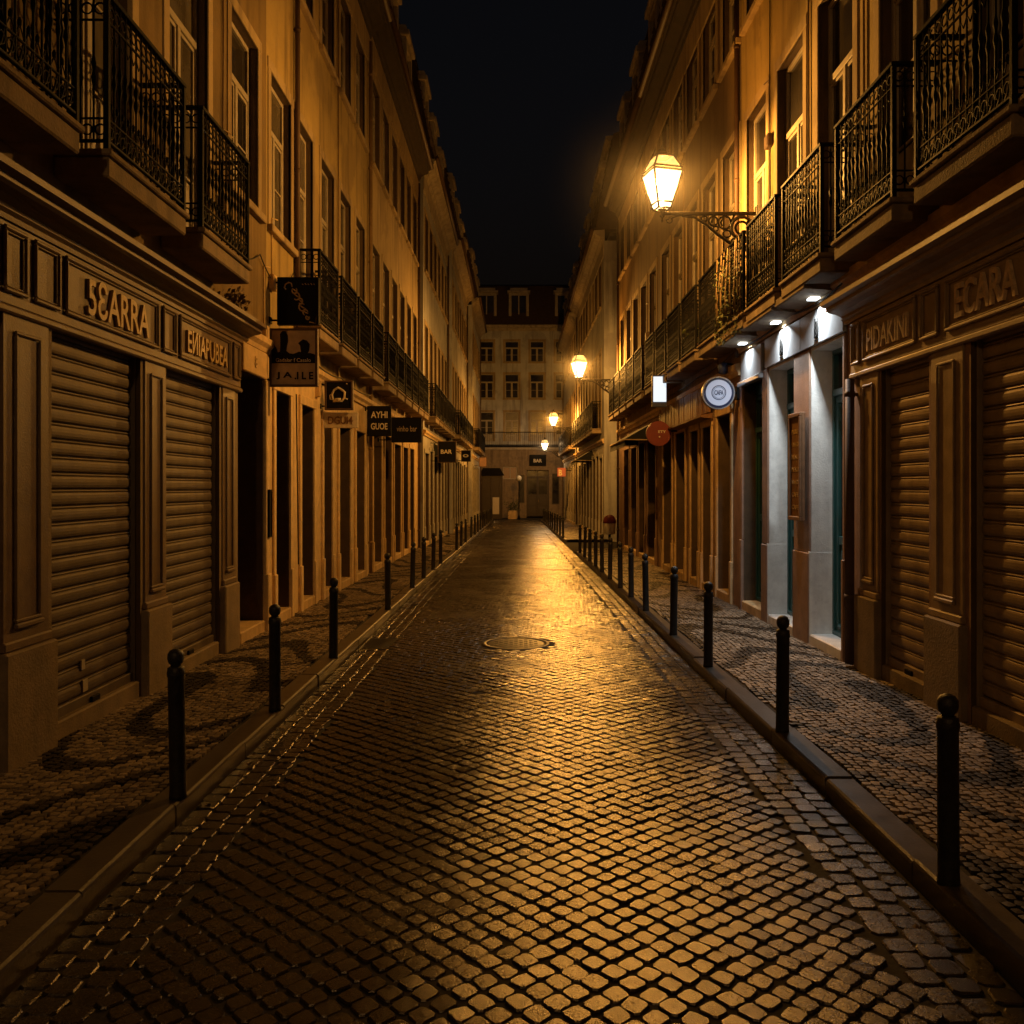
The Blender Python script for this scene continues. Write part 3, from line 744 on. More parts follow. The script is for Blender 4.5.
def shopfront(bld, F, u0, u1, pil, shut, panels, texts, zf0, zf1, tmat, smat, ptop=2.72):
    for a, b in pil: pilaster(bld, F, a, b, ptop, tmat)
    mb = MB(); mb.bbox(.002, .055, u0, u1, zf0, zf1, .008, F)
    mb.bbox(.002, .075, u0-.01, u1+.01, zf0-.05, zf0-.001, .012, F)
    for a, b in panels:
        frame_bars(mb, .0565, .082, a, b, zf0+.07, zf1-.03, .028, .009, F)
        frame_bars(mb, .0567, .070, a+.03, b-.03, zf0+.10, zf1-.06, .014, .005, F)
    fa = part('fascia', mb, tmat, bld)
    for body, ua, ub, z, h, mat in texts:
        org, ax = F.read(ua, .0567, z); tm = MB(); put_text(tm, body, org, ax, abs(ub-ua), h, .012, .022); part('lettering', tm, mat, fa, fix=False)
    mb = MB()
    prof = [(.002,zf1),(.07,zf1),(.075,zf1+.03),(.10,zf1+.05),(.10,zf1+.075),(.15,zf1+.10),(.22,zf1+.115),(.245,zf1+.13),(.245,zf1+.16),(.30,zf1+.175),(.30,zf1+.215),(.002,zf1+.25)]
    mb.extrude(prof, u0-.14, u1+.14, F); part('shopfront_cornice', mb, tmat, bld)
    for a, b in shut:
        zz = g((a+b)/2); roller_shutter(bld, F, a, b, zz+.085, ptop-.02, mat=smat, o=-.045); sill(bld, F, a, b, mat='plinth')

# ------------------------------------------------------------------ LEFT side
Z0 = lambda u: g(u)+.115
# L1: shopfront with two shutters
shutL = [(3.55,5.0),(5.62,6.95),(7.46,8.80)]
gl = [(a, b, g(a)-.1, 2.69, .26) for a, b in shutL] + [(1.6,3.1,-.1,2.69,.26),(9.38,10.28,-.2,2.92,.5)]
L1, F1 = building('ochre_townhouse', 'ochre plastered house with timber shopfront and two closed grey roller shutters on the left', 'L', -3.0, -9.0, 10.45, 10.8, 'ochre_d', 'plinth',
   [(1.3,True,1.3),(2.95,True,1.3),(4.62,True,1.3),(6.3,True,1.33),(7.98,True,1.30),(9.62,False,0)], [1.3,2.95,4.62,6.3,7.98,9.62], gl)
S1F = FR('L', -3.035); shopfront(L1, S1F, 3.2, 9.42, [(3.2,3.5),(5.06,5.56),(7.0,7.42),(8.86,9.24)], shutL,
   [(3.6,4.95),(5.04,5.28),(5.36,5.66),(5.73,7.22),(7.31,7.60),(7.68,9.05),(9.14,9.36)],
   [('5\u0190ARRA', 6.02, 7.02, 2.845, .27, 'gold'), ('E\u0418IAPUBEA', 7.85, 8.92, 2.87, .21, 'gold')], 2.72, 3.21, 'timber', 'shutter')
door_leafs(L1, F1, 1.6, 3.1, .12, 2.69, mat='darkdoor'); sill(L1, F1, 1.6, 3.1)
door_leafs(L1, F1, 9.38, 10.28, g(9.8)+.13, 2.92, o=-.46, mat='darkdoor'); sill(L1, F1, 9.38, 10.28, .5)
mb = MB(); mb.bbox(.002,.05,9.44,10.34,2.923,3.23,.01,F1); put_text(mb, '8', F1((.05,9.82,3.0)), (0,1,0), .1, .14, .03, .01); part('door_lintel', mb, 'stone', L1)
mb = MB(); mb.bbox(.002,.055,10.29,10.43,g(10)-.2,2.92,.012,F1); mb.bbox(.002,.08,10.285,10.435,g(10)-.25,.62,.012,F1); part('pilaster', mb, 'stone_l', L1)
# stickers on the first shutter
for (u, z, w, h) in ((6.12,.36,.05,.07),(6.14,.20,.07,.085)):
    mb = MB(); mb.bbox(-.035,-.020,u,u+w,z,z+h,.001,S1F); sh = [c for c in L1.children if c.name.startswith('roller_shutter')][1]
    part('sticker', mb, 'sticker', sh)

def bays(u0, u1, rnd, start=None, w=(0.95,1.2), pier=(.38,.5), top=2.75):
    out = []; u = u0 + (start if start is not None else rnd.uniform(*pier))
    while True:
        ww = rnd.uniform(*w)
        if u+ww > u1-.25: break
        out.append((u, u+ww, g(u)-.15, top+rnd.uniform(-.06,.1), rnd.choice((.3,.36,.42)))); u += ww+rnd.uniform(*pier)
    return out
def fill_bays(b, F, hs, rnd, kinds, gm):
    for a, c, z0, z1, dp in hs:
        z = Z0((a+c)/2); k = rnd.choice(kinds)
        if k == 'shutter': roller_shutter(b, F, a, c, z+.01, z1-.01, o=-.2, mat='shutter', pitch=.112)
        elif k == 'shop': shop_window(b, F, a, c, z+.01, z1, o=-dp+.08, mat=rnd.choice(('frame_d','darkdoor','timber')))
        else: door_leafs(b, F, a, c, z+.01, z1, o=-dp+.06, mat=k)
        sill(b, F, a, c, dp)
        mb = MB(); t = .10   # stone surround
        mb.bbox(.002,.03,a-t,a-.002,g(a)-.2,z1,.006,F); mb.bbox(.002,.03,c+.002,c+t,g(a)-.2,z1,.006,F); mb.bbox(.002,.034,a-t-.01,c+t+.01,z1+.002,z1+.13,.006,F)
        mb.bbox(.002,.05,a-t-.008,a-.0025,g(a)-.22,g(a)+.62,.008,F); mb.bbox(.002,.05,c+.0025,c+t+.008,g(a)-.22,g(a)+.62,.008,F)
        part('door_surround', mb, gm, b)
rn = random.Random(3)
g2 = [(10.8,11.5,-.3,2.85,.4),(12.1,12.85,-.3,2.8,.4),(13.5,14.15,-.3,2.7,.35),(14.7,15.7,-.3,2.7,.4),(16.25,17.2,-.3,2.7,.35)]
L2, F2 = building('yellow_townhouse', 'yellow plastered house with hanging signs behind the left shuttered shop', 'L', -3.0, 10.45, 17.75, 10.8, 'ochre2', 'stone_l',
   [(11.1,False,0),(12.35,True,1.22),(13.85,True,1.22),(15.3,True,1.22),(16.75,True,1.22)], [11.1,12.35,13.85,15.3,16.75], g2)
fill_bays(L2, F2, g2[:2], rn, ['darkdoor'], 'stone_l'); fill_bays(L2, F2, g2[2:], rn, ['shop','darkdoor'], 'stone_l')
drainpipe(L2, F2, 11.75, 3.4, 10.7, 'pipe'); drainpipe(L2, F2, 17.68, -.1, 10.7, 'pipe2')
def first_list(u0, u1, step, bw=1.14, off=.85):
    n = int((u1-u0)/step); o = ((u1-u0)-(n-1)*step)/2
    return [(u0+o+i*step, True, bw) for i in range(n)]
def mk(name, label, side, X, u0, u1, eave, wm, gm, step, kinds, seed, **kw):
    if wm in ('grey','cream'): gm = 'stone_g'; kw.setdefault('smat', 'dormer')
    r = random.Random(seed); fl = first_list(u0, u1, step); hs = bays(u0, u1, r)
    b, F = building(name, label, side, X, u0, u1, eave, wm, gm, fl, [f[0] for f in fl], hs, **kw)
    fill_bays(b, F, hs, r, kinds, gm); drainpipe(b, F, u1-.1, -.3, eave-.1, 'pipe'); return b, F
L3, F3 = mk('deep_ochre_townhouse', 'deep ochre house in the middle of the left row, behind the dark sign boards', 'L', -3.0, 17.75, 26.6, 11.0, 'ochre3', 'stone', 1.42, ['shop','darkdoor','reddoor'], 5)
L4, F4 = mk('buff_townhouse', 'grey buff house fourth along the left row with red brown doors', 'L', -2.84, 26.6, 36.0, 11.3, 'grey', 'stone', 1.5, ['reddoor','darkdoor','shop'], 8)
L5, F5 = mk('pale_grey_townhouse', 'pale grey house near the far end of the left row', 'L', -2.66, 36.0, 47.0, 11.5, 'grey', 'stone', 1.55, ['darkdoor','shop'], 9)
L6, F6 = mk('cream_corner_house', 'cream house at the far left corner of the street', 'L', -2.38, 47.0, 57.5, 11.5, 'cream', 'white', 1.6, ['darkdoor','shop'], 10)

# ------------------------------------------------------------------ RIGHT side
shutR = [(4.75,6.12),(6.74,7.62)]
gr = [(a, b, -.1, 2.69, .26) for a, b in shutR] + [(2.0,3.3,-.1,2.69,.26),(8.46,9.40,-.2,3.15,.42),(9.94,10.96,-.2,3.15,.42),(11.22,12.2,-.3,3.1,.3)]
R1, G1 = building('golden_townhouse', 'golden plastered house with brown shuttered shopfront and white lit shop on the right', 'R', 3.2, -9.0, 12.35, 10.0, 'ochre2', 'stone2',
   [(1.2,True,1.3),(2.7,True,1.3),(4.2,True,1.3),(5.6,True,1.24),(7.17,True,1.2),(8.72,True,1.2),(10.15,True,1.2),(11.58,True,1.36)],
   [1.2,2.7,4.2,5.6,7.17,8.72,10.15,11.58], gr, z2=8.05, top2=9.6, zs=3.6)
S2F = FR('R', 3.235); shopfront(R1, S2F, 4.1, 8.26, [(4.15,4.68),(6.2,6.68),(7.66,8.06)], shutR,
   [(4.2,4.9),(4.98,6.42),(6.53,6.82),(6.90,7.94),(8.03,8.22)],
   [('ECARA', 6.27, 5.50, 2.86, .25, 'letter'), ('PIDAKINI', 7.84, 7.03, 2.87, .20, 'letter')], 2.72, 3.21, 'timber_r', 'shutter_r')
door_leafs(R1, G1, 2.0, 3.3, .12, 2.69); sill(R1, G1, 2.0, 3.3)
drainpipe(R1, G1, 8.16, g(8)+.02, 2.66, 'pipe', .045, .07)
# white shop: silver sign band, marble reveals, doors
mb = MB(); mb.bbox(.002,.045,8.40,9.66,3.152,3.52,.006,G1); mb.bbox(.002,.045,9.668,11.04,3.152,3.52,.006,G1)
band = part('sign_band', mb, 'silver', R1)
for uc in (9.12, 10.32):       # dark upright monogram on the band
    mb = MB(); mb.tube([G1((.052,uc-.02,3.50)),G1((.052,uc-.03,3.40)),G1((.052,uc-.045,3.32)),G1((.052,uc-.04,3.24)),G1((.052,uc-.03,3.20))], [.004,.007,.013,.011,.006], 6)
    mb.tube([G1((.052,uc+.045,3.42)),G1((.052,uc+.05,3.22))], .009, 6)
    for k in range(3): mb.ring(G1((.052,uc+.01,3.25+.055*k)), .024, .007, 'x', 10, 5)
    mb.bbox(.046,.056,uc-.05,uc+.06,3.185,3.20,.003,G1)
    part('monogram', mb, 'black', band)
for a, b in ((8.46,9.40),(9.94,10.96)):
    mb = MB(); d = .29   # marble lining
    gz = g(a)
    mb.bbox(-d,.012,b-.012,b+.004,gz-.1,3.145,.002,G1); mb.bbox(-d,.012,a-.004,a+.012,gz-.1,3.145,.002,G1); mb.bbox(-d,.01,a+.013,b-.013,3.12,3.148,.003,G1)
    mb.bbox(-d,.035,b+.006-.02,b+.03,gz-.1,gz+.98,.004,G1)
    part('marble_reveal', mb, 'white', R1)
    sill(R1, G1, a+.014, b-.014, .40, 'white', .10)
door_leafs(R1, G1, 8.475, 9.385, g(9)+.10, 3.12, o=-.25, mat='teal', glass=.6)
door_leafs(R1, G1, 9.955, 10.945, g(10)+.10, 3.12, o=-.25, mat='teal', glass=.6)
door_leafs(R1, G1, 11.22, 12.2, g(11)+.12, 2.9, o=-.2, mat='teal', glass=.5); sill(R1, G1, 11.22, 12.2, .3)
mb = MB(); mb.bbox(-.2,-.16,11.225,12.195,2.91,3.09,.006,G1); part('transom_panel', mb, 'teal', R1)
mb = MB(); mb.bbox(.002,.05,11.2,12.2,3.12,3.5,.006,G1); mb.bbox(.002,.09,11.16,12.24,3.05,3.115,.01,G1); part('sign_band', mb, 'silver', R1)
for a, b in ((8.40,8.455),(9.405,9.935),(10.965,11.215),(12.205,12.33)):
    mb = MB(); gz = g(a); mb.bbox(.002,.03,a+.003,b-.003,gz+.98,3.14,.006,G1); mb.bbox(.002,.045,a+.001,b-.001,gz-.2,gz+.975,.008,G1); part('pier', mb, 'stone2', R1)
# canopies with downlights
def canopy(u0, u1, z, lamp_u, F, par, power):
    mb = MB(); mb.extrude([(.05,z),(.33,z+.02),(.35,z+.03),(.35,z+.10),(.05,z+.14)], u0, u1, F); c = part('light_canopy', mb, 'slab', par)
    mb = MB(); mb.bbox(.09,.19,lamp_u-.06,lamp_u+.06,z-.024,z-.004,.004,F); part('downlight', mb, 'ledcool', c)
    la = bpy.data.lights.new('downlight_beam', 'AREA'); la.energy = power; la.size = .08; la.color = (.90,.97,1.0); la.spread = math.radians(132)
    lo = bpy.data.objects.new('downlight_beam', la); link(lo, c, F((.14,lamp_u,z-.03))); lo.rotation_euler = (0, math.radians(-14 if F.side == 'R' else 14), 0)
CAN = 26
canopy(8.62, 9.58, 3.60, 8.95, G1, R1, CAN); canopy(9.72, 10.9, 3.60, 10.25, G1, R1, CAN); canopy(11.25, 12.25, 3.60, 11.75, G1, R1, CAN*.55)

g2r = [(12.9,13.75,-.3,2.75,.35),(14.2,14.85,-.3,2.65,.35),(15.2,15.85,-.3,2.65,.35),(16.4,17.35,-.3,2.7,.4),(17.8,18.8,-.3,2.7,.4)]
R2, G2 = building('amber_townhouse', 'amber house behind the white lit shop, with plank sign and round signs', 'R', 3.2, 12.35, 19.4, 10.0, 'tan', 'stone2',
   [(12.98,True,1.16),(14.4,True,1.16),(15.8,True,1.16),(17.2,True,1.16),(18.6,True,1.16)], [12.98,14.4,15.8,17.2,18.6], g2r, z2=8.05, top2=9.6)
fill_bays(R2, G2, g2r, random.Random(21), ['reddoor','reddoor','darkdoor'], 'stone'); drainpipe(R2, G2, 12.42, 3.5, 9.9, 'pipe')
mb = MB(); u = 14.1
while u < 18.9:
    w = random.uniform(.13,.19); mb.bbox(.04,.075+random.uniform(0,.01),u+.003,u+w-.003,2.86,3.36,.006,G2); u += w
mb.extrude([(.03,2.76),(.22,2.78),(.22,2.81),(.03,2.85)], 14.05, 18.95, G2); part('plank_fascia', mb, 'signwood', R2)
R3, G3 = mk('tan_townhouse', 'tan house on the right ending at the side street, dark awning at its door', 'R', 3.2, 19.4, 27.0, 10.0, 'tan', 'stone2', 1.45, ['darkdoor','reddoor','shop'], 25, z2=8.05, top2=9.6)
R4, G4 = mk('grey_stone_house', 'grey stone house on the right beyond the side street with tall pale attic', 'R', 3.2, 31.6, 45.5, 10.6, 'grey', 'stone', 1.55, ['darkdoor','shop','reddoor'], 26, smat='dormer')
R5, G5 = mk('far_right_corner_house', 'pale house at the far right corner of the street by the last lamp', 'R', 3.15, 45.5, 57.5, 10.4, 'cream', 'white', 1.6, ['darkdoor','shop'], 27, smat='dormer')

def attic(b, F, u0, u1, z0, z1, o=-.25):
    mb = MB(); mb.bbox(-5, o, u0, u1, z0, z1, .02, F); mb.extrude([(o-.3,z1+.002),(o+.06,z1+.002),(o+.16,z1+.12),(o+.16,z1+.2),(o-.3,z1+.24)], u0-.15, u1+.15, F)
    mb.m = 1; u = u0+.8
    while u < u1-.8: mb.bbox(o+.002, o+.02, u-.42, u+.42, z0+.9, z1-.5, .005, F); u += 1.6
    part('attic_storey', mb, ['dormer','glass'], b)
attic(R4, G4, 32.0, 37.2, 10.9, 14.3); attic(R4, G4, 41.0, 44.8, 10.9, 13.4); attic(R5, G5, 48.0, 53.0, 10.7, 13.6)
# ------------------------------------------------------------------ END building
YE = 62.0
FE = FR('E', YE)
ecx = [-11.0,-9.3,-7.55,-5.8,-4.05,-2.1,-.3,1.5,3.3,5.1,6.9,8.7,10.4]
eh = []
for c in ecx: eh += [(c-.5,c+.5,10.55,12.05),(c-.5,c+.5,7.95,9.7),(c-.5,c+.5,4.9,7.0)]
eg = [(-.95,.1,2.2,3.1,.2),(.75,2.35,-.6,2.85,.35),(-2.9,-1.6,-.6,2.7,.3),(3.4,4.6,-.6,2.7,.3),(-5,-3.8,-.6,2.7,.3)]
EB = thing('end_building', 'pale four storey building with dormers closing the far end of the street', 'building', (0, YE, g(YE)))
eg += [(-3.6,-3.15,.4,2.6,.2),(-1.5,-1.02,.5,2.6,.2),(.2,.6,.5,2.5,.2),(2.55,3.1,.4,2.6,.2)]
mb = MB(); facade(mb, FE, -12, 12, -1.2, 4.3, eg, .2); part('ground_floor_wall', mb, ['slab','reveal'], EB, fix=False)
for a, b_, c, d in [e[:4] for e in eg[5:]]:
    mb = MB(); frame_bars(mb, -.17, -.10, a+.003, b_-.003, c+.003, d-.003, .05, .006, FE)
    mb.m = 1; mb.quad(FE((-.15,a+.02,c+.02)),FE((-.15,b_-.02,c+.02)),FE((-.15,b_-.02,d-.02)),FE((-.15,a+.02,d-.02))); part('shop_window', mb, ['frame_d','glass'], EB, fix=False)
mb = MB(); facade(mb, FE, -12, 12, 4.3, 12.8, eh, .2)
for x in (-12, 12): mb.quad((x,YE,-1.2),(x,YE+8,-1.2),(x,YE+8,12.8),(x,YE,12.8))
mb.quad((-12,YE+8,-1.2),(12,YE+8,-1.2),(12,YE+8,12.8),(-12,YE+8,12.8)); mb.quad((-12,YE,12.8),(12,YE,12.8),(12,YE+8,12.8),(-12,YE+8,12.8))
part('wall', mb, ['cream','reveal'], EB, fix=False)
mb = MB(); mb.extrude(cornice_profile(0, 12.75), -12, 12, FE); mb.extrude([(.002,4.3),(.08,4.32),(.1,4.45),(.002,4.5)], -12, 12, FE); part('eaves_cornice', mb, 'dormer', EB)
mb = MB(); mb.extrude([(.25,13.17),(-.9,16.2),(-4,17),(-8,13.17)], -12, 12, FE); rf = part('roof', mb, 'tile', EB)
for c in (-5.4,-3.9,-2.1,.2,3.5,5.6):
    dm = MB(); w = .72; frame_bars(dm, -1.2, .0, c-w, c+w, 13.5, 15.5, .2, .01, FE); dm.bbox(-1.2,.1,c-w-.1,c+w+.1,15.502,15.66,.02,FE)
    dm.extrude([(-1.2,15.665),(.05,15.665),(.0,15.85),(-1.2,15.9)], c-w+.1, c+w-.1, FE)
    dm.m = 1; dm.quad(FE((-.1,c-w+.1,13.6)),FE((-.1,c+w-.1,13.6)),FE((-.1,c+w-.1,15.4)),FE((-.1,c-w+.1,15.4)))
    dm.m = 2; dm.bbox(-.09,-.05,c-.04,c+.04,13.7,15.3,.005,FE)
    part('dormer', dm, ['dormer','glass','frame'], rf)
for c in ecx:
    add_window(EB, FE, c, 10.55, 1.0, 1.5); add_window(EB, FE, c, 7.95, 1.0, 1.75); add_window(EB, FE, c, 4.9, 1.0, 2.1, True)
mb = MB()
for z in (4.62, 5.5): mb.bbox(.3,.34,-4,4,z,z+.04,.005,FE)
u = -4
while u < 4.0: mb.tube([FE((.32,u,4.6)),FE((.32,u,5.52))], .012, 4); u += .14
mb.bbox(.002,.36,-4,4,4.5,4.6,.01,FE); part('long_balcony', mb, 'iron', EB)
door_leafs(EB, FE, .75, 2.35, g(60)+.02, 2.85, o=-.28, mat='darkdoor'); door_leafs(EB, FE, -2.9, -1.6, g(60)+.02, 2.7, o=-.24, mat='darkdoor')
door_leafs(EB, FE, 3.4, 4.6, g(60)+.02, 2.7, o=-.24, mat='darkdoor'); door_leafs(EB, FE, -5, -3.8, g(60)+.02, 2.7, o=-.24, mat='darkdoor')
mb = MB(); frame_bars(mb, -.2,-.1,-.95,.1,2.2,3.1,.07,.01,FE); mb.bbox(-.18,-.12,-.45,-.38,2.27,3.03,.01,FE)
mb.m = 1; mb.quad(FE((-.16,-.93,2.22)),FE((-.16,.08,2.22)),FE((-.16,.08,3.08)),FE((-.16,-.93,3.08))); part('shop_window', mb, ['frame','ambersign'], EB)

def wall_box(bld, F, u, z, w, h, mat='pipe2', d=.07):
    mb = MB(); mb.bbox(.002, d, u-w/2, u+w/2, z, z+h, .008, F); mb.bbox(d+.001, d+.006, u-w/2+.02, u+w/2-.02, z+.02, z+h-.02, .002, F)
    mb.tube([F((.02,u,z+h)), F((.02,u,z+h+.7)), F((.02,u+.25,z+h+.75))], .009, 5); part('junction_box', mb, mat, bld)
for b_, F_, u_, z_ in ((L1,F1,10.28,3.35),(L1,F1,8.85,4.35),(L2,F2,13.05,3.0),(L2,F2,10.62,4.05),(R1,G1,10.9,5.9),(R1,G1,9.45,4.3),(R2,G2,13.7,2.95),(L3,F3,19.6,3.2),(R3,G3,21.0,5.2)):
    wall_box(b_, F_, u_, z_, random.uniform(.10,.18), random.uniform(.14,.26), random.choice(('pipe2','stone','pipe')))
for b_, F_, u_, za, zb in ((L1,F1,8.85,4.4,8.2),(L2,F2,14.6,3.5,10.0),(R1,G1,9.45,4.6,9.0),(R1,G1,7.95,4.2,9.4),(R2,G2,16.5,3.6,9.5)):
    mb = MB(); mb.tube([F_((.016,u_,za)), F_((.02,u_+.012,(za+zb)/2)), F_((.016,u_-.01,zb))], .011, 5); part('conduit', mb, 'pipe2', b_)
# ------------------------------------------------------------------ STREET LAMPS
def lamp_meshes():
    A = 1.26   # arm length, lamp at local o=A from wall, z=0 is the arm
    br = MB()
    br.bbox(0, A, -.02, .02, -.024, .02, .005)
    br.bbox(0, .02, -.05, .05, -.56, .10, .006)
    br.tube([(0.02,0,-.50),(.16,0,-.48),(.34,0,-.40),(.52,0,-.28),(.68,0,-.14),(.84,0,-.05),(1.0,0,-.035)], [.026,.026,.026,.024,.022,.018,.014], 6)
    br.ring((.20,0,-.19), .145, .024, 'y', 18, 6); br.ring((.20,0,-.19), .085, .018, 'y', 14, 5)
    for (x, z, R) in ((.43,-.12,.085),(.40,-.27,.05),(.58,-.10,.06),(.55,-.20,.035),(.70,-.07,.038),(.06,-.36,.045),(.16,-.40,.045),(.30,-.37,.04)):
        br.ring((x,0,z), R, .015, 'y', 12, 5)
    for k in range(3):
        x = .30+.13*k; br.tube([(x,0,-.02),(x+.05,0,-.12),(x+.03,0,-.22+.05*k)], .014, 5)
    pts = [(A-.10+.05*math.cos(t)*(1-t/9), 0, -.085-.05*math.sin(t)*(1-t/9)) for t in [i*.5 for i in range(14)]]
    br.tube([(A-.28,0,-.02),(A-.18,0,-.04)]+pts, .009, 5)
    br.lathe([(.03,-.05),(.035,-.03),(.02,-.01),(.02,.03),(.06,.045),(.06,.055)], (A,0,.0), 10)
    br.lathe([(.003,-.12),(.014,-.1),(.01,-.07),(.02,-.05)], (A,0,0), 8)
    def sq(h, z, rot=.26):
        return [(A+h*1.414*math.cos(rot+PI/4+k*PI/2), h*1.414*math.sin(rot+PI/4+k*PI/2), z) for k in range(4)]
    lv = [sq(.085,.06), sq(.105,.135), sq(.20,.53), sq(.185,.575), sq(.115,.74)]
    fr = MB()
    for ring in lv:
        fr.tube(ring, .015, 5, closed=True)
    for a, b in zip(lv, lv[1:]):
        for p, q in zip(a, b): fr.tube([p, q], .014, 5)
    for p in lv[2]: fr.lathe([(.004,0),(.015,.02),(.010,.04),(.002,.06)], p, 6)
    cap = MB(); cap.lathe([(.14,.745),(.12,.77),(.075,.80),(.05,.82),(.055,.84),(.025,.86),(.012,.90),(.002,.93)], (A,0,0), 10)
    gl = MB()
    for li_, (a, b) in enumerate(zip(lv, lv[1:])):
        gl.m = 1 if li_ in (2,3) else 0
        for k in range(4): gl.quad(a[k], a[(k+1)%4], b[(k+1)%4], b[k])
    bu = MB(); bu.lathe([(.01,.10),(.02,.12),(.02,.2)], (A,0,0), 8); bu.lathe([(.012,.19),(.04,.23),(.05,.29),(.035,.35),(.008,.375)], (A,0,0), 10)
    return A, br.mesh('wall_bracket','lampiron'), fr.mesh('lantern_frame','lampiron'), cap.mesh('lantern_cap','lampiron'), gl.mesh('lantern_glass',['pane','pane_top']), bu.mesh('bulb','bulb')
LM = lamp_meshes()
def street_lamp(label, F, u, z, power, col=(1.0,.45,.08)):
    loc = F((0.0,u,z))
    t = thing('street_lamp', label, 'street lamp', loc, 'wrought iron wall lanterns')
    for nm, me in zip(('wall_bracket','lantern_frame','lantern_cap','lantern_glass','bulb'), LM[1:]): inst(nm, me, t, loc, F.rz)
    li = bpy.data.lights.new('lantern_light', 'POINT'); li.energy = power; li.color = col; li.shadow_soft_size = .06
    o = bpy.data.objects.new('lantern_light', li); p = F((LM[0], u, z+.42)); link(o, t, p)
    return t
PW = 1000
street_lamp('large lit lantern on scrolled iron bracket nearest to the viewer, high on the right wall', G1, 11.55, 5.28, PW)
street_lamp('lit lantern at the side street corner, second along the right wall', G3, 26.75, 4.95, PW*1.6)
street_lamp('small lit lantern above far right doorways, third along the right wall', G4, 45.0, 4.75, PW*1.8, (1.0,.42,.06))
street_lamp('smallest lit lantern, at the very end of the right wall', G5, 57.0, 4.0, PW*.25, (1.0,.60,.27))
street_lamp('added fill lantern, unseen on the left wall behind the viewer, across from the brown shopfront', F1, -4.6, 5.3, PW*.28, (1.0,.55,.20))  # unseen lamp added to light the near shopfronts

# ------------------------------------------------------------------ BOLLARDS
ORD = ['first','second','third','fourth','fifth','sixth','seventh','eighth','ninth','tenth','eleventh','twelfth','thirteenth','fourteenth','fifteenth','sixteenth','seventeenth','eighteenth','nineteenth','twentieth','twenty first','twenty second']
mb = MB(); mb.lathe([(.046,0),(.045,.02),(.043,.05),(.0425,.66),(.046,.667),(.047,.685),(.044,.695),(.043,.712),(.028,.72)], (0,0,0), 16)
BM = mb.mesh('bollard','bollard')
mb = MB(); mb.lathe([(.024,.715),(.027,.728),(.038,.740),(.043,.762),(.041,.786),(.030,.804),(.012,.813),(.002,.815)], (0,0,0), 16)
BH = mb.mesh('ball_head','bollard')
b0 = bpy.data.objects.new('bollard', BM); hd = bpy.data.objects.new('ball_head', BH); COL.objects.link(b0); COL.objects.link(hd); hd.parent = b0
WL[b0.name] = (0,0,0); WL[hd.name] = (0,0,0); used = False
lefty = [4.62,6.48,8.55,12.2,15.05,16.8,18.6,20.3,25.3,27.2,29.4,32.6,35.2,37.6,40,42.4,44.8,47.2,49.6,52,54.4]
righty = [3.62,5.88,8.15,9.95,12.05,13.6,15.0,16.6,18.1,19.5,21,22.5,24.1,32.2,34.4,36.6,38.8,41,43.4,45.8,48.2,50.6,53]
def bol(y, side, label):
    global used
    kx = (kxl if side < 0 else kxr)(y); loc = (side*(kx+(.035 if side < 0 else .05)), y, g(y)-.002)
    if not used: o = b0; o.location = loc; WL[o.name] = loc; used = True
    else: o = dup(b0, loc)
    o.scale.z = .975; o.rotation_euler = (random.gauss(0,.010), random.gauss(0,.010), random.uniform(0,6))
    tag(o, label, 'bollard', 'black bollards along the kerbs')
for i, y in enumerate(lefty): bol(y, -1, ('black ball topped bollard on the left kerb, %s from the viewer' % ORD[i]) if i else 'black ball topped bollard on the left kerb, nearest the viewer')
for i, y in enumerate(righty): bol(y, 1, ('black ball topped bollard on the right kerb, %s from the viewer' % (ORD[i] if i < 22 else 'last')) if i else 'black ball topped bollard on the right kerb, nearest the viewer, by the shutters')

# ------------------------------------------------------------------ HANGING SIGNS
def hang_sign(name, label, x0, x1, y, z0, z1, wallx, mats='black', arm_z=None, t=.05, border=None):
    th = thing(name, label, 'sign', ((x0+x1)/2, y, z0), 'signs hung from the house walls')
    mb = MB(); mb.bbox(x0, x1, y-t/2, y+t/2, z0, z1, .006); bd = part('board', mb, mats, th)
    if border:
        mb = MB(); frame = [(x0,x1,z0,z0+.025),(x0,x1,z1-.025,z1),(x0,x0+.025,z0+.025,z1-.025),(x1-.025,x1,z0+.025,z1-.025)]
        for a,b,c,d in frame: mb.bbox(a-.003,b+.003,y-t/2-.012,y+t/2+.012,c,d,.004)
        part('sign_frame', mb, border, th)
    mb = MB()
    for z in (arm_z if arm_z else (z0+.06, z1-.06)):
        mb.tube([(wallx,y,z),((x0+x1)/2,y,z)] if wallx < min(x0,x1) or wallx > max(x0,x1) else [(x0,y,z),(x1,y,z)], .012, 6)
        mb.bbox(wallx-.02, wallx+.02, y-.04, y+.04, z-.04, z+.04, .004)
    part('bracket', mb, 'iron', th); return th, bd
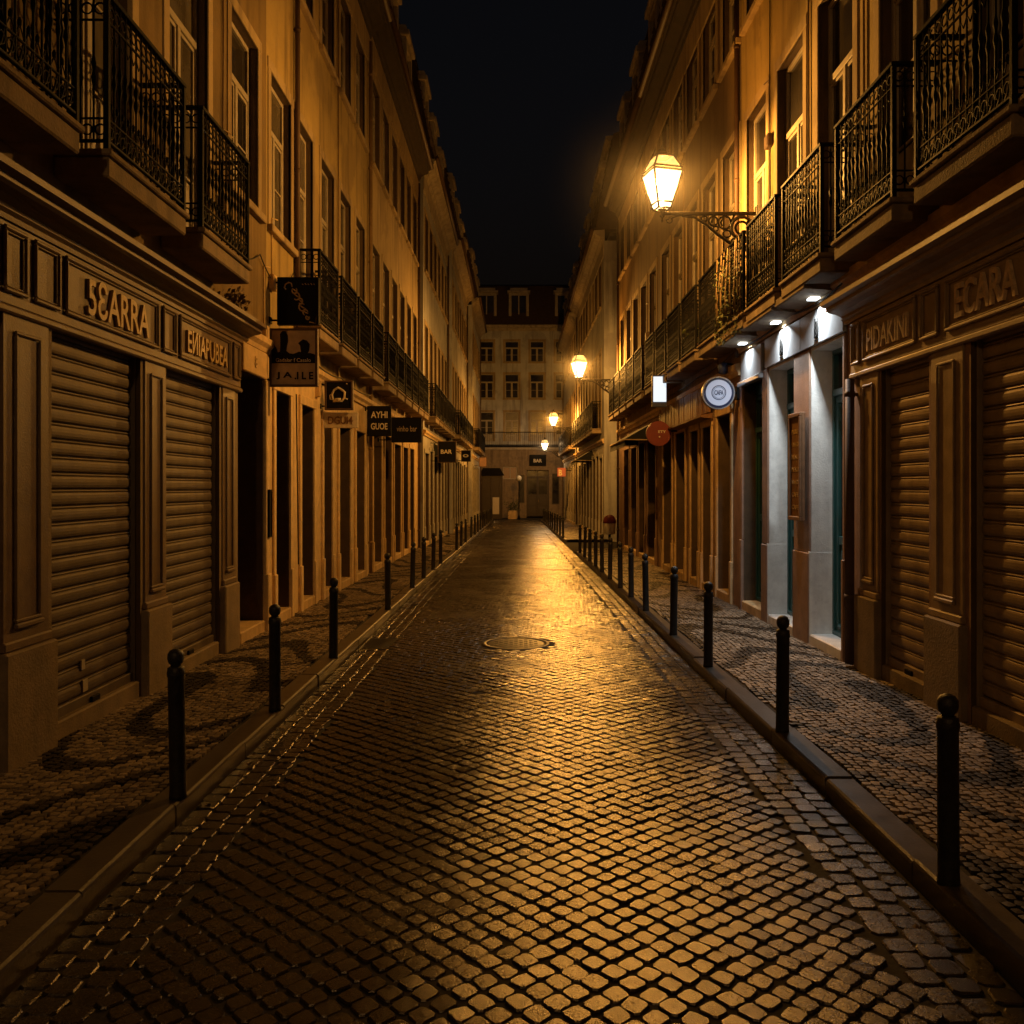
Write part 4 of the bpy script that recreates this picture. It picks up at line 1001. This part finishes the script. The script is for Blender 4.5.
# black sign with gilt script
th, bd = hang_sign('hanging_sign', 'black square sign with gilt flourish, upper of the two nearest signs on the left', -2.90, -2.40, 10.6, 3.62, 4.20, -3.0, 'black', border='iron')
mb = MB(); yy = 10.6-.028
def sp(x, z): return (-2.90+.5*x, yy, 3.62+.58*z)
mb.tube([sp(.36,.80),(sp(.34,.87)),sp(.28,.89),sp(.20,.85),sp(.17,.78),sp(.21,.74)], .009, 5)
rs = random.Random(12)
for k, (x, z, r_) in enumerate(((.42,.72,.07),(.47,.60,.085),(.56,.50,.06),(.60,.37,.085),(.68,.26,.065),(.74,.16,.05))):
    a0 = rs.uniform(0,6); P = [sp(x+r_*math.cos(a0+t*.62)*(1-.03*t), z+r_*.9*math.sin(a0+t*.62)) for t in range(8)]
    mb.tube(P, [.006+.005*math.sin(PI*t/7) for t in range(8)], 5)
    mb.tube([sp(x-r_*.9,z+r_*.7),sp(x+.01,z),sp(x+r_*1.1,z-r_*.4)], [.004,.010,.004], 5)
for k in range(5): mb.tube([sp(.6+.07*k,.86+.01*(k%2)),sp(.63+.07*k,.84)], .005, 4)
mb.tube([sp(.78,.06),sp(.9,.03),sp(.95,.03)], .01, 5); mb.tube([sp(.95,.06),sp(.955,.2)], .007, 5)
part('gilt_script', mb, 'gold', bd)
# sign with two silhouettes
th, bd = hang_sign('hanging_sign', 'brown sign with two dark head silhouettes, lower of the two nearest left signs', -2.97, -2.39, 10.5, 2.86, 3.56, -3.0, 'signgrey', border='pipe')
mb = MB(); yy = 10.5-.027
def sq2(x, z): return (-2.97+.58*x, 2.86+.70*z)
def poly(mb, pts, y0):
    n = len(mb.v); mb.v += [(sq2(x,z)[0], y0, sq2(x,z)[1]) for x, z in pts]; mb.face(range(n, n+len(pts)))
poly(mb, [(.05,.40),(.95,.40),(.95,.55),(.86,.575),(.74,.575),(.62,.60),(.50,.56),(.42,.57),(.34,.62),(.22,.60),(.05,.55)], yy-.001)
poly(mb, [(.22,.58),(.23,.80),(.22,.90),(.27,.955),(.34,.95),(.385,.88),(.39,.78),(.37,.70),(.35,.58)], yy-.002)
poly(mb, [(.66,.58),(.64,.70),(.60,.745),(.65,.78),(.70,.81),(.78,.79),(.84,.73),(.83,.62),(.80,.57)], yy-.002)
poly(mb, [(.05,.55),(.05,.70),(.10,.72),(.15,.66),(.18,.58)], yy-.0015); part('silhouettes', mb, 'black', bd, fix=False)
mb = MB(); put_text(mb, 'Gadalar f Casalo', (-2.89,yy-.004,3.155), (1,0,0), .42, .045, .0, .004); part('script_line', mb, 'signpale', bd, fix=False)
mb = MB(); put_text(mb, 'J A', (-2.885,yy-.0,2.945), (1,0,0), .19, .09, .03, .005); part('lettering', mb, 'black', bd, fix=False)
mb = MB(); put_text(mb, '.I L E', (-2.665,yy-.0,2.945), (1,0,0), .225, .09, .03, .005); part('lettering', mb, 'black', bd, fix=False)
# jug sign
th, bd = hang_sign('hanging_sign', 'dark square sign with a pale jug emblem over a narrow name strip on the left', -2.93, -2.50, 13.35, 2.83, 3.28, -3.0, 'black', border='pipe')
mb = MB(); yy = 13.35-.027
def s3(x, z): return (-2.93+.43*x, yy, 2.83+.45*z)
mb.tube([s3(.30,.34),s3(.26,.52),s3(.33,.68),s3(.48,.76),s3(.62,.68),s3(.72,.60),s3(.70,.42),s3(.62,.30),s3(.30,.30)], .018, 6); mb.tube([s3(.36,.36),s3(.58,.36)], .02, 6)
mb.tube([s3(.28,.55),s3(.18,.50),s3(.20,.36),s3(.30,.36)], .010, 5); mb.tube([s3(.68,.42),s3(.82,.36)], .012, 5); mb.tube([s3(.78,.88),s3(.8,.9)], .012, 5)
part('jug_emblem', mb, 'signpale', bd)
t2 = thing('shop_name_board', 'narrow pale name board under the jug sign on the left', 'sign', (-2.97,13.9,2.6))
mb = MB(); mb.bbox(-2.998,-2.44,13.42,13.47,2.56,2.80,.006); bd = part('board', mb, 'signpale', t2); 
mb = MB(); put_text(mb, 'DGUI4', (-2.90,13.418,2.62), (1,0,0), .38, .12, .02, .006); part('lettering', mb, 'signwood', bd, fix=False)
# two black boards further on
th, bd = hang_sign('hanging_sign', 'black board with two rows of pale capital letters, left of the dark wordless board', -2.955, -2.48, 17.3, 2.66, 3.26, -3.0, 'black')
mb = MB(); put_text(mb, 'AYHI', (-2.88,17.27,3.02), (1,0,0), .33, .13, .02, .006); part('lettering', mb, 'signpale', bd, fix=False)
mb = MB(); put_text(mb, 'GUOE', (-2.88,17.27,2.79), (1,0,0), .33, .13, .02, .006); part('lettering', mb, 'signpale', bd, fix=False)
th, bd = hang_sign('hanging_sign', 'wide dark board with faint lettering just beyond the two row board', -2.72, -2.06, 19.0, 2.62, 3.17, -3.0, 'black')
mb = MB(); put_text(mb, 'vinho bar', (-2.6,18.97,2.86), (1,0,0), .44, .12, .0, .005); part('lettering', mb, 'signgrey', bd, fix=False)
for (px, py, d, w, h, lab, mt) in ((447,452,29,.62,.72,'dark hanging sign with a pale edge halfway down the left row','black'),(466,456,38,.42,.5,'small black oval sign far down the left row','black'),(483,462,50,.45,.55,'small orange glowing sign at the far left end','ambersign')):
    x = (px-516)*d/870; z = 1.65+(487-py)*d/870; wx = -facL(d) if d < 44 else -2.38
    th, bd = hang_sign('hanging_sign', lab, x-w/2, x+w/2, d, z-h/2, z+h/2, wx, mt, border='pipe')
    if mt == 'black':
        mb = MB(); put_text(mb, 'BAR' if d < 35 else 'o', (x-w*.33,d-.03,z-.06), (1,0,0), w*.6, .14, .02, .006); part('lettering', mb, 'signpale', bd, fix=False)
# right signs
th = thing('round_sign', 'round white and navy sign glowing on the right wall beside the white lit shop', 'sign', (2.9,12.5,2.77), 'signs hung from the house walls')
mb = MB(); mb.disc((2.9,12.5,3.0), .235, .09); bd = part('drum', mb, 'silver', th)
mb = MB(); mb.disc((2.9,12.452,3.0), .215, .008); fc = part('navy_rim', mb, 'navy', th)
mb = MB(); mb.disc((2.9,12.446,3.0), .185, .008); fc = part('sign_face', mb, 'lightbox_soft', th)
mb = MB()
mb.ring((2.9,12.44,3.0), .10, .006, 'y', 24, 5); mb.ring((2.9,12.44,3.0), .082, .003, 'y', 24, 5); put_text(mb, 'CAFA', (2.835,12.44,2.965), (1,0,0), .13, .07, .03, .005)
part('emblem', mb, 'navy', fc, fix=False)
mb = MB(); mb.tube([(3.2,12.5,3.0),(3.12,12.5,3.0)], .02, 6); mb.bbox(3.16,3.198,12.44,12.56,2.9,3.1,.005); part('bracket', mb, 'iron', th)
th = thing('wall_spotlight', 'small dark spotlight on the wall right above the round sign', 'spotlight', (3.0,12.6,3.3))
mb = MB(); mb.lathe([(.03,0),(.07,.02),(.075,.12),(.05,.16),(.01,.17)], (3.0,12.6,3.28), 12); part('lamp_head', mb, 'navy', th)
mb = MB(); mb.tube([(3.2,12.6,3.42),(3.0,12.6,3.44)], .015, 6); part('arm', mb, 'iron', th)
th = thing('light_box_sign', 'small upright white glowing box sign on the right wall', 'sign', (2.8,16.9,3.28))
mb = MB(); mb.bbox(2.64,2.93,16.86,16.96,3.20,3.82,.01); part('casing', mb, 'navy', th)
mb = MB(); mb.bbox(2.66,2.91,16.845,16.858,3.30,3.79,.004); part('lit_face', mb, 'lightbox', th)
mb = MB(); mb.tube([(3.2,16.91,3.7),(2.9,16.91,3.7)], .015, 6); part('bracket', mb, 'iron', th)
th = thing('round_sign', 'round red sign with small pale letters, below and beyond the white box sign', 'sign', (2.80,17.1,2.5), 'signs hung from the house walls')
mb = MB(); mb.disc((2.80,17.1,2.70), .245, .06); bd = part('disc', mb, 'red', th)
mb = MB(); put_text(mb, 'ETY', (2.79,17.065,2.71), (1,0,0), .15, .05, .02, .005); part('lettering', mb, 'signpale', bd, fix=False)
mb = MB(); put_text(mb, '.', (2.80,17.065,2.62), (1,0,0), .03, .03, .02, .005); part('lettering', mb, 'signpale', bd, fix=False)
mb = MB(); mb.tube([(3.2,17.1,2.75),(2.99,17.1,2.75)], .015, 6); part('bracket', mb, 'iron', th)
# far lit signs
th = thing('light_box_sign', 'small orange red glowing sign at the far right doorways', 'sign', (2.55,50,2.2))
mb = MB(); mb.bbox(2.38,2.86,49.97,50.03,2.25,2.75,.02); bd = part('lit_face', mb, 'orangebox', th)
mb = MB(); put_text(mb, 'B', (2.45,49.965,2.3), (1,0,0), .2, .35, .03, .006); part('lettering', mb, 'signpale', bd, fix=False)
mb = MB(); mb.tube([(3.15,50,2.6),(2.9,50,2.6)], .02, 6); part('bracket', mb, 'iron', th)
th = thing('wall_sign', 'dark oval name sign over the door of the end building', 'sign', (1.55,61.9,3.2))
mb = MB(); mb.bbox(.95,2.15,61.9,61.97,3.15,3.95,.02); bd = part('board', mb, 'black', th)
mb = MB(); put_text(mb, 'BAR', (1.25,61.895,3.4), (1,0,0), .6, .25, .03, .006); part('lettering', mb, 'signpale', bd, fix=False)
# menu board on the pier
th = thing('menu_board', 'tall narrow wooden notice board on the pier between the two white lit doorways', 'notice board', (3.1,9.66,1.28))
mb = MB(); mb.bbox(.05,.09,9.47,9.88,1.28,2.47,.008,G1); frame_bars(mb,.0905,.115,9.47,9.88,1.28,2.47,.045,.006,G1); bd = part('board', mb, 'signwood', th)
for k in range(7):
    mb = MB(); org, ax = G1.read(9.80, .0905, 1.40+.14*k); put_text(mb, random.choice(['MENU','CAFE','SOPA','PEIXE','VINHO']), org, ax, .22, .05, .01, .004); part('lettering', mb, 'gold', bd, fix=False)
# dark plaque on the left pier
th = thing('wall_plaque', 'narrow dark plaque fixed to the left stone pier beside the dark doorway', 'plaque', (-2.93,10.36,1.0))
mb = MB(); mb.bbox(.056,.075,10.31,10.41,1.05,1.62,.004,F1); frame_bars(mb,.0755,.083,10.31,10.41,1.05,1.62,.012,.003,F1); part('plate', mb, 'black', th)
# awnings
def awning(label, F, u0, u1, z, out, mat):
    th = thing('awning', label, 'awning', F((0,(u0+u1)/2,z-.6)))
    mb = MB(); mb.quad(F((.02,u0,z)),F((.02,u1,z)),F((out,u1,z-.42)),F((out,u0,z-.42)))
    n = int((u1-u0)/.15)
    for i in range(n):
        a = u0+(u1-u0)*i/n; b = u0+(u1-u0)*(i+1)/n; mb.quad(F((out,a,z-.42)),F((out,b,z-.42)),F((out+.005,b-.02,z-.6)),F((out+.005,a+.02,z-.6)))
    for u in (u0, u1): mb.quad(F((.02,u,z)),F((out,u,z-.42)),F((.02,u,z-.42)))
    part('canvas', mb, mat, th, fix=False)
    mb = MB(); mb.tube([F((out,u0,z-.43)),F((out,u1,z-.43))], .018, 6)
    for u in (u0, u1): mb.tube([F((0.0,u,z-.44)),F((out,u,z-.43))], .014, 6)
    part('rail', mb, 'stone', th)
awning('dark canvas awning with pale front rail on the right, beyond the red sign', G3, 19.6, 22.6, 3.15, .75, 'awning')
awning('small dark awning far down the right side past the side street', G4, 36.5, 39.5, 3.2, .7, 'awning')
awning('small dark awning on the left above the far doors', F4, 30.0, 33.0, 3.15, .6, 'awning')

# ------------------------------------------------------------------ plants
def leaf_cloud(mb, pts, size):
    for p in pts:
        n = Vector((random.gauss(0,1),random.gauss(0,1),random.gauss(0,1))).normalized(); u = n.orthogonal().normalized(); v = n.cross(u); s = size*random.uniform(.6,1.3)
        c = Vector(p); mb.quad(c-u*s*.5, c+v*s*.28+n*s*.08, c+u*s*.6, c-v*s*.28+n*s*.08)
th = thing('climbing_plant', 'leafy creeper covering the balcony railing behind the nearest lamp on the right', 'plant', (2.8,11.6,3.8))
mb = MB(); pts = []
for i in range(1000):
    u = random.uniform(10.9,12.3); z = 3.80+random.random()**1.3*0.95; 
    if random.random() < .75-.35*abs(math.sin(u*5+z*3)): pts.append(G1((random.uniform(.30,.42), u, z)))
for i in range(120): pts.append(G1((random.uniform(.33,.42), random.uniform(10.95,12.25), random.uniform(3.6,3.85))))
leaf_cloud(mb, pts, .055); part('leaves', mb, 'leaf', th, fix=False)
mb = MB()
for k in range(12):
    u = 10.95+k*.115; mb.tube([G1((.37,u,3.75)),G1((.39,u+random.uniform(-.1,.1),4.2)),G1((.36,u+random.uniform(-.15,.15),4.85))], .008, 5)
part('stems', mb, 'leafdry', th)
th = thing('weed_clump', 'dry tuft of weeds growing on the left shopfront cornice below the balcony', 'plant', (-2.85,8.75,3.42))
mb = MB(); leaf_cloud(mb, [(-2.84+random.gauss(0,.055), 8.75+random.gauss(0,.11), 3.45+abs(random.gauss(0,.085))) for _ in range(170)], .06); part('leaves', mb, 'leafdry', th, fix=False)
mb = MB()
for k in range(14): mb.tube([(-2.85,8.75+random.uniform(-.05,.05),3.41),(-2.84+random.gauss(0,.06),8.75+random.gauss(0,.12),3.55+random.uniform(0,.1))], .003, 4)
part('stems', mb, 'leafdry', th)
for lab, F, u, z in (('potted fern on the far left balcony, second balcony past the signs', F2, 15.4, 3.85), ('potted plant on the balcony above the plank sign on the right', G2, 14.4, 3.85)):
    th = thing('potted_plant', lab, 'plant', F((.2,u,z)))
    mb = MB(); mb.lathe([(.07,0),(.10,.16),(.11,.17),(.10,.18),(.02,.17)], F((.2,u,z)), 12); part('pot', mb, 'signwood', th)
    c = F((.2,u,z+.3)); mb = MB(); leaf_cloud(mb, [(c[0]+random.gauss(0,.09), c[1]+random.gauss(0,.11), c[2]+random.gauss(0,.09)) for _ in range(160)], .08); part('leaves', mb, 'leaf', th, fix=False)

# ------------------------------------------------------------------ cables
def cable(label, pts, r=.008):
    th = MB(); P = []
    for a, b in zip(pts, pts[1:]):
        for i in range(8):
            t = i/8; s = 4*t*(1-t)*.06; P.append((a[0]+(b[0]-a[0])*t, a[1]+(b[1]-a[1])*t, a[2]+(b[2]-a[2])*t-s))
    P.append(pts[-1]); th.tube(P, r, 5)
    o = part('cable', th, 'cable', None); tag(o, label, 'cable')
cable('slack black cable looping along the left wall towards the hanging signs', [F1((.03,8.7,3.95)),F1((.03,9.3,4.15)),F1((.03,10.1,4.35)),F2((.03,10.9,4.15)),F2((.03,11.6,4.5)),F2((.03,12.6,4.1))])
cable('cable under the left balconies above the doorways', [F2((.06,10.6,3.52)),F2((.06,12.4,3.5)),F2((.06,14.6,3.48)),F2((.06,17.6,3.5))], .012)
cable('dark cable along the right wall under the balconies', [G1((.06,8.3,3.62)),G1((.06,10,3.63)),G1((.06,12.3,3.62)),G2((.06,14.8,3.55)),G2((.06,19.2,3.58))], .012)
cable('thin cable dropping down the right wall above the second balcony', [G1((.02,10.88,9.3)),G1((.02,10.9,6.8)),G1((.02,10.86,4.2))], .009)
cable('cable hanging by the second left doorway', [F2((.04,11.72,2.9)),F2((.05,11.74,1.8)),F2((.05,11.8,.6))], .01)

# ------------------------------------------------------------------ covers, grate, litter
th = thing('manhole_cover', 'round iron cover set in the middle of the cobbled street', 'manhole cover', (0,9.75,g(9.75)-KH+.02))
zc = g(9.75)-KH+.032
mb = MB(); mb.lathe([(.38,-.06),(.38,.000),(.37,.004),(.335,.004),(.33,-.004),(.33,-.06)], (0,9.75,zc), 40); part('rim', mb, 'cover', th)
mb = MB(); mb.lathe([(.325,-.05),(.325,-.004),(.31,0),(.02,.0),(.001,.0)], (0,9.75,zc), 40)
for i in range(-5, 6):
    for j in range(-5, 6):
        if i*i+j*j < 24 and (i+j) % 2 == 0: mb.bbox(i*.056-.02, i*.056+.02, 9.75+j*.056-.02, 9.75+j*.056+.02, zc-.001, zc+.005, .002)
part('lid', mb, 'cover', th)
th = thing('drain_grate', 'iron gully grate in the gutter by the left kerb', 'drain', (-1.5,10,g(10)-KH))
z = g(10)-KH-.012; xk = -kxl(10)
mb = MB(); mb.box(xk+.02, xk+.40, 9.66, 10.34, z-.06, z-.03); frame_bars(mb, 0,.001, 0,.001,0,.001,.0002) if False else None
for i in range(9): mb.bbox(xk+.03, xk+.39, 9.68+i*.073, 9.715+i*.073, z-.03, z+.006, .003)
mb.bbox(xk+.015,xk+.035,9.65,10.35,z-.05,z+.008,.003); mb.bbox(xk+.385,xk+.405,9.65,10.35,z-.05,z+.008,.003); part('grating', mb, 'cover', th)
mb = MB()
def scrap(x, y, z, s):
    a = random.uniform(0, 6.28); p = []
    for k in range(5):
        t = a+k*1.2566; p.append((x+math.cos(t)*s*random.uniform(.5,1), y+math.sin(t)*s*random.uniform(.5,1), z+random.uniform(.002,.02)))
    mb.quad(*p)
for i in range(80):
    side = random.choice((-1,-1,1)); y = random.uniform(2.5, 20); k = (kxl if side < 0 else kxr)(y); x = side*(k-abs(random.gauss(.06,.12))-.02); scrap(x, y, g(y)-KH-.01, random.uniform(.008,.022))
for i in range(40):
    y = random.gauss(6.0,.35); scrap(-kxl(y)+abs(random.gauss(.15,.15)), y, g(y)-KH-.005, random.uniform(.01,.022))
tag(part('fallen_leaves', mb, 'leafdry', None, fix=False), 'scraps of dry leaves lying along the gutters', 'leaves', kind='stuff')

# ------------------------------------------------------------------ far things
th = thing('kiosk', 'dark closed kiosk at the far left end of the street', 'kiosk', (-1.75,60,g(60)))
gz = g(60)-KH
mb = MB(); mb.bbox(-2.4,-.95,59.5,60.6,gz,gz+3.0,.02); frame_bars(mb, 0,.1,0,.1,0,.1,.01) if False else None
for x in (-2.3,-1.7,-1.1): mb.bbox(x-.05,x+.05,59.46,59.5,gz+.1,gz+2.8,.01)
part('body', mb, 'darkdoor', th)
mb = MB(); mb.extrude([(-2.55,gz+3.002),(-.8,gz+3.002),(-1.1,gz+3.5),(-2.25,gz+3.5)], 59.3, 60.8); part('canopy', mb, 'iron', th)
mb = MB(); mb.bbox(-1.6,-1.15,59.44,59.458,gz+.35,gz+1.5,.005); part('poster', mb, 'signpale', th)
th = thing('globe_lamp_post', 'thin dark post with an unlit pale globe before the end building', 'lamp post', (.2,59.0,g(59)-KH))
gz = g(59)-KH
mb = MB(); mb.lathe([(.09,0),(.08,.2),(.04,.3),(.035,2.55),(.07,2.6)], (.2,59,gz), 10); part('post', mb, 'iron', th)
mb = MB(); mb.lathe([(.06,2.6),(.15,2.68),(.19,2.8),(.15,2.93),(.04,2.99)], (.2,59,gz), 14); part('globe', mb, 'white', th)
th = thing('planter', 'pale stone planter with a small shrub before the end building', 'planter', (-.2,59.3,g(59)-KH))
mb = MB(); mb.bbox(-.55,.05,59.0,59.6,gz,gz+.6,.03); part('box', mb, 'stone', th)
mb = MB(); leaf_cloud(mb, [(-.2+random.gauss(0,.22),59.3+random.gauss(0,.2),gz+.85+random.gauss(0,.22)) for _ in range(260)], .12); part('leaves', mb, 'leaf', th, fix=False)
th = thing('litter_bin', 'red topped white litter bin on a dark post by the side street corner', 'bin', (2.86,26.6,g(26.6)))
gz = g(26.6)
mb = MB(); mb.lathe([(.04,0),(.04,.42)], (2.86,26.6,gz), 8); part('post', mb, 'iron', th)
mb = MB(); mb.lathe([(.13,.40),(.17,.42),(.19,.72),(.185,.74)], (2.86,26.6,gz), 14); part('bin_body', mb, 'white', th)
mb = MB(); mb.lathe([(.20,.741),(.205,.80),(.16,.92),(.10,.98),(.02,1.0)], (2.86,26.6,gz), 14); part('lid', mb, 'red', th)

# ------------------------------------------------------------------ far cool shop light on the left
def far_light(F, par, u, z, power, col):
    mb = MB(); mb.bbox(.05,.16,u-.3,u+.3,z-.03,z,.005,F); c = part('strip_light', mb, 'ledcool', par)
    la = bpy.data.lights.new('strip_light_beam', 'AREA'); la.energy = power; la.size = .3; la.color = col
    link(bpy.data.objects.new('strip_light_beam', la), c, F((.14,u,z-.04)))


# ------------------------------------------------------------------ added balls of haze round the lamps, shaped for their glow halos
def haze():
    for x, y, z in HAZE_AT:
        R = 1.7
        m = bpy.data.materials.new('lamp_halo_haze'); m.use_nodes = True; nt = m.node_tree; nt.nodes.clear(); N = nt.nodes; L = nt.links
        out = N.new('ShaderNodeOutputMaterial'); vs = N.new('ShaderNodeVolumeScatter')
        vs.inputs['Color'].default_value = (1,.95,.88,1); vs.inputs['Anisotropy'].default_value = 0.45
        geo = N.new('ShaderNodeNewGeometry'); d = N.new('ShaderNodeVectorMath'); d.operation = 'DISTANCE'; d.inputs[1].default_value = (x,y,z)
        L.new(geo.outputs['Position'], d.inputs[0])
        mr = N.new('ShaderNodeMapRange'); mr.inputs[1].default_value = 0; mr.inputs[2].default_value = R; mr.inputs[3].default_value = 1; mr.inputs[4].default_value = 0
        L.new(d.outputs['Value'], mr.inputs[0]); pw = N.new('ShaderNodeMath'); pw.operation = 'POWER'; pw.inputs[1].default_value = 2.2
        L.new(mr.outputs[0], pw.inputs[0]); ml = N.new('ShaderNodeMath'); ml.operation = 'MULTIPLY'; ml.inputs[1].default_value = HAZE
        L.new(pw.outputs[0], ml.inputs[0]); L.new(ml.outputs[0], vs.inputs['Density']); L.new(vs.outputs[0], out.inputs['Volume']); M['haze'] = m
        mb = MB(); mb.lathe([(R*math.sin(PI*k/16)+.001, -R*math.cos(PI*k/16)) for k in range(17)], (x,y,z), 24)
        tag(part('haze', mb, 'haze', None), kind='structure')
HAZE = 0.027; HAZE_AT = [(1.94,11.55,5.65),(1.94,26.75,5.35),(1.94,45.0,5.15),(1.89,57.0,4.4)]
haze()
# ------------------------------------------------------------------ world, camera
w = bpy.data.worlds.new('World'); SC.world = w; w.use_nodes = True
nt = w.node_tree; bg = nt.nodes['Background']
sky = nt.nodes.new('ShaderNodeTexSky'); sky.sky_type = 'NISHITA'; sky.sun_disc = False
sky.sun_elevation = math.radians(-3); sky.sun_rotation = math.radians(200)
nt.links.new(sky.outputs[0], bg.inputs[0]); bg.inputs[1].default_value = 0.05

cam = bpy.data.cameras.new('camera'); co = bpy.data.objects.new('camera', cam); COL.objects.link(co)
co.location = (0, 0, 1.65); co.rotation_euler = (PI/2, 0, 0)
cam.sensor_width = 36; cam.lens = 36*870/1024
cam.shift_x = (512-516)/1024; cam.shift_y = -(512-487)/1024
cam.clip_end = 1500; cam.clip_start = .05
SC.camera = co
SC.render.engine = 'CYCLES'
SC.view_settings.view_transform = 'Standard'; SC.view_settings.look = 'None'; SC.view_settings.exposure = 0
cy = SC.cycles
cy.use_denoising = True
try: cy.denoiser = 'OPENIMAGEDENOISE'
except Exception: pass
cy.max_bounces = 6; cy.diffuse_bounces = 4; cy.glossy_bounces = 3; cy.transparent_max_bounces = 8; cy.sample_clamp_indirect = 3.0
cy.caustics_reflective = False; cy.caustics_refractive = False
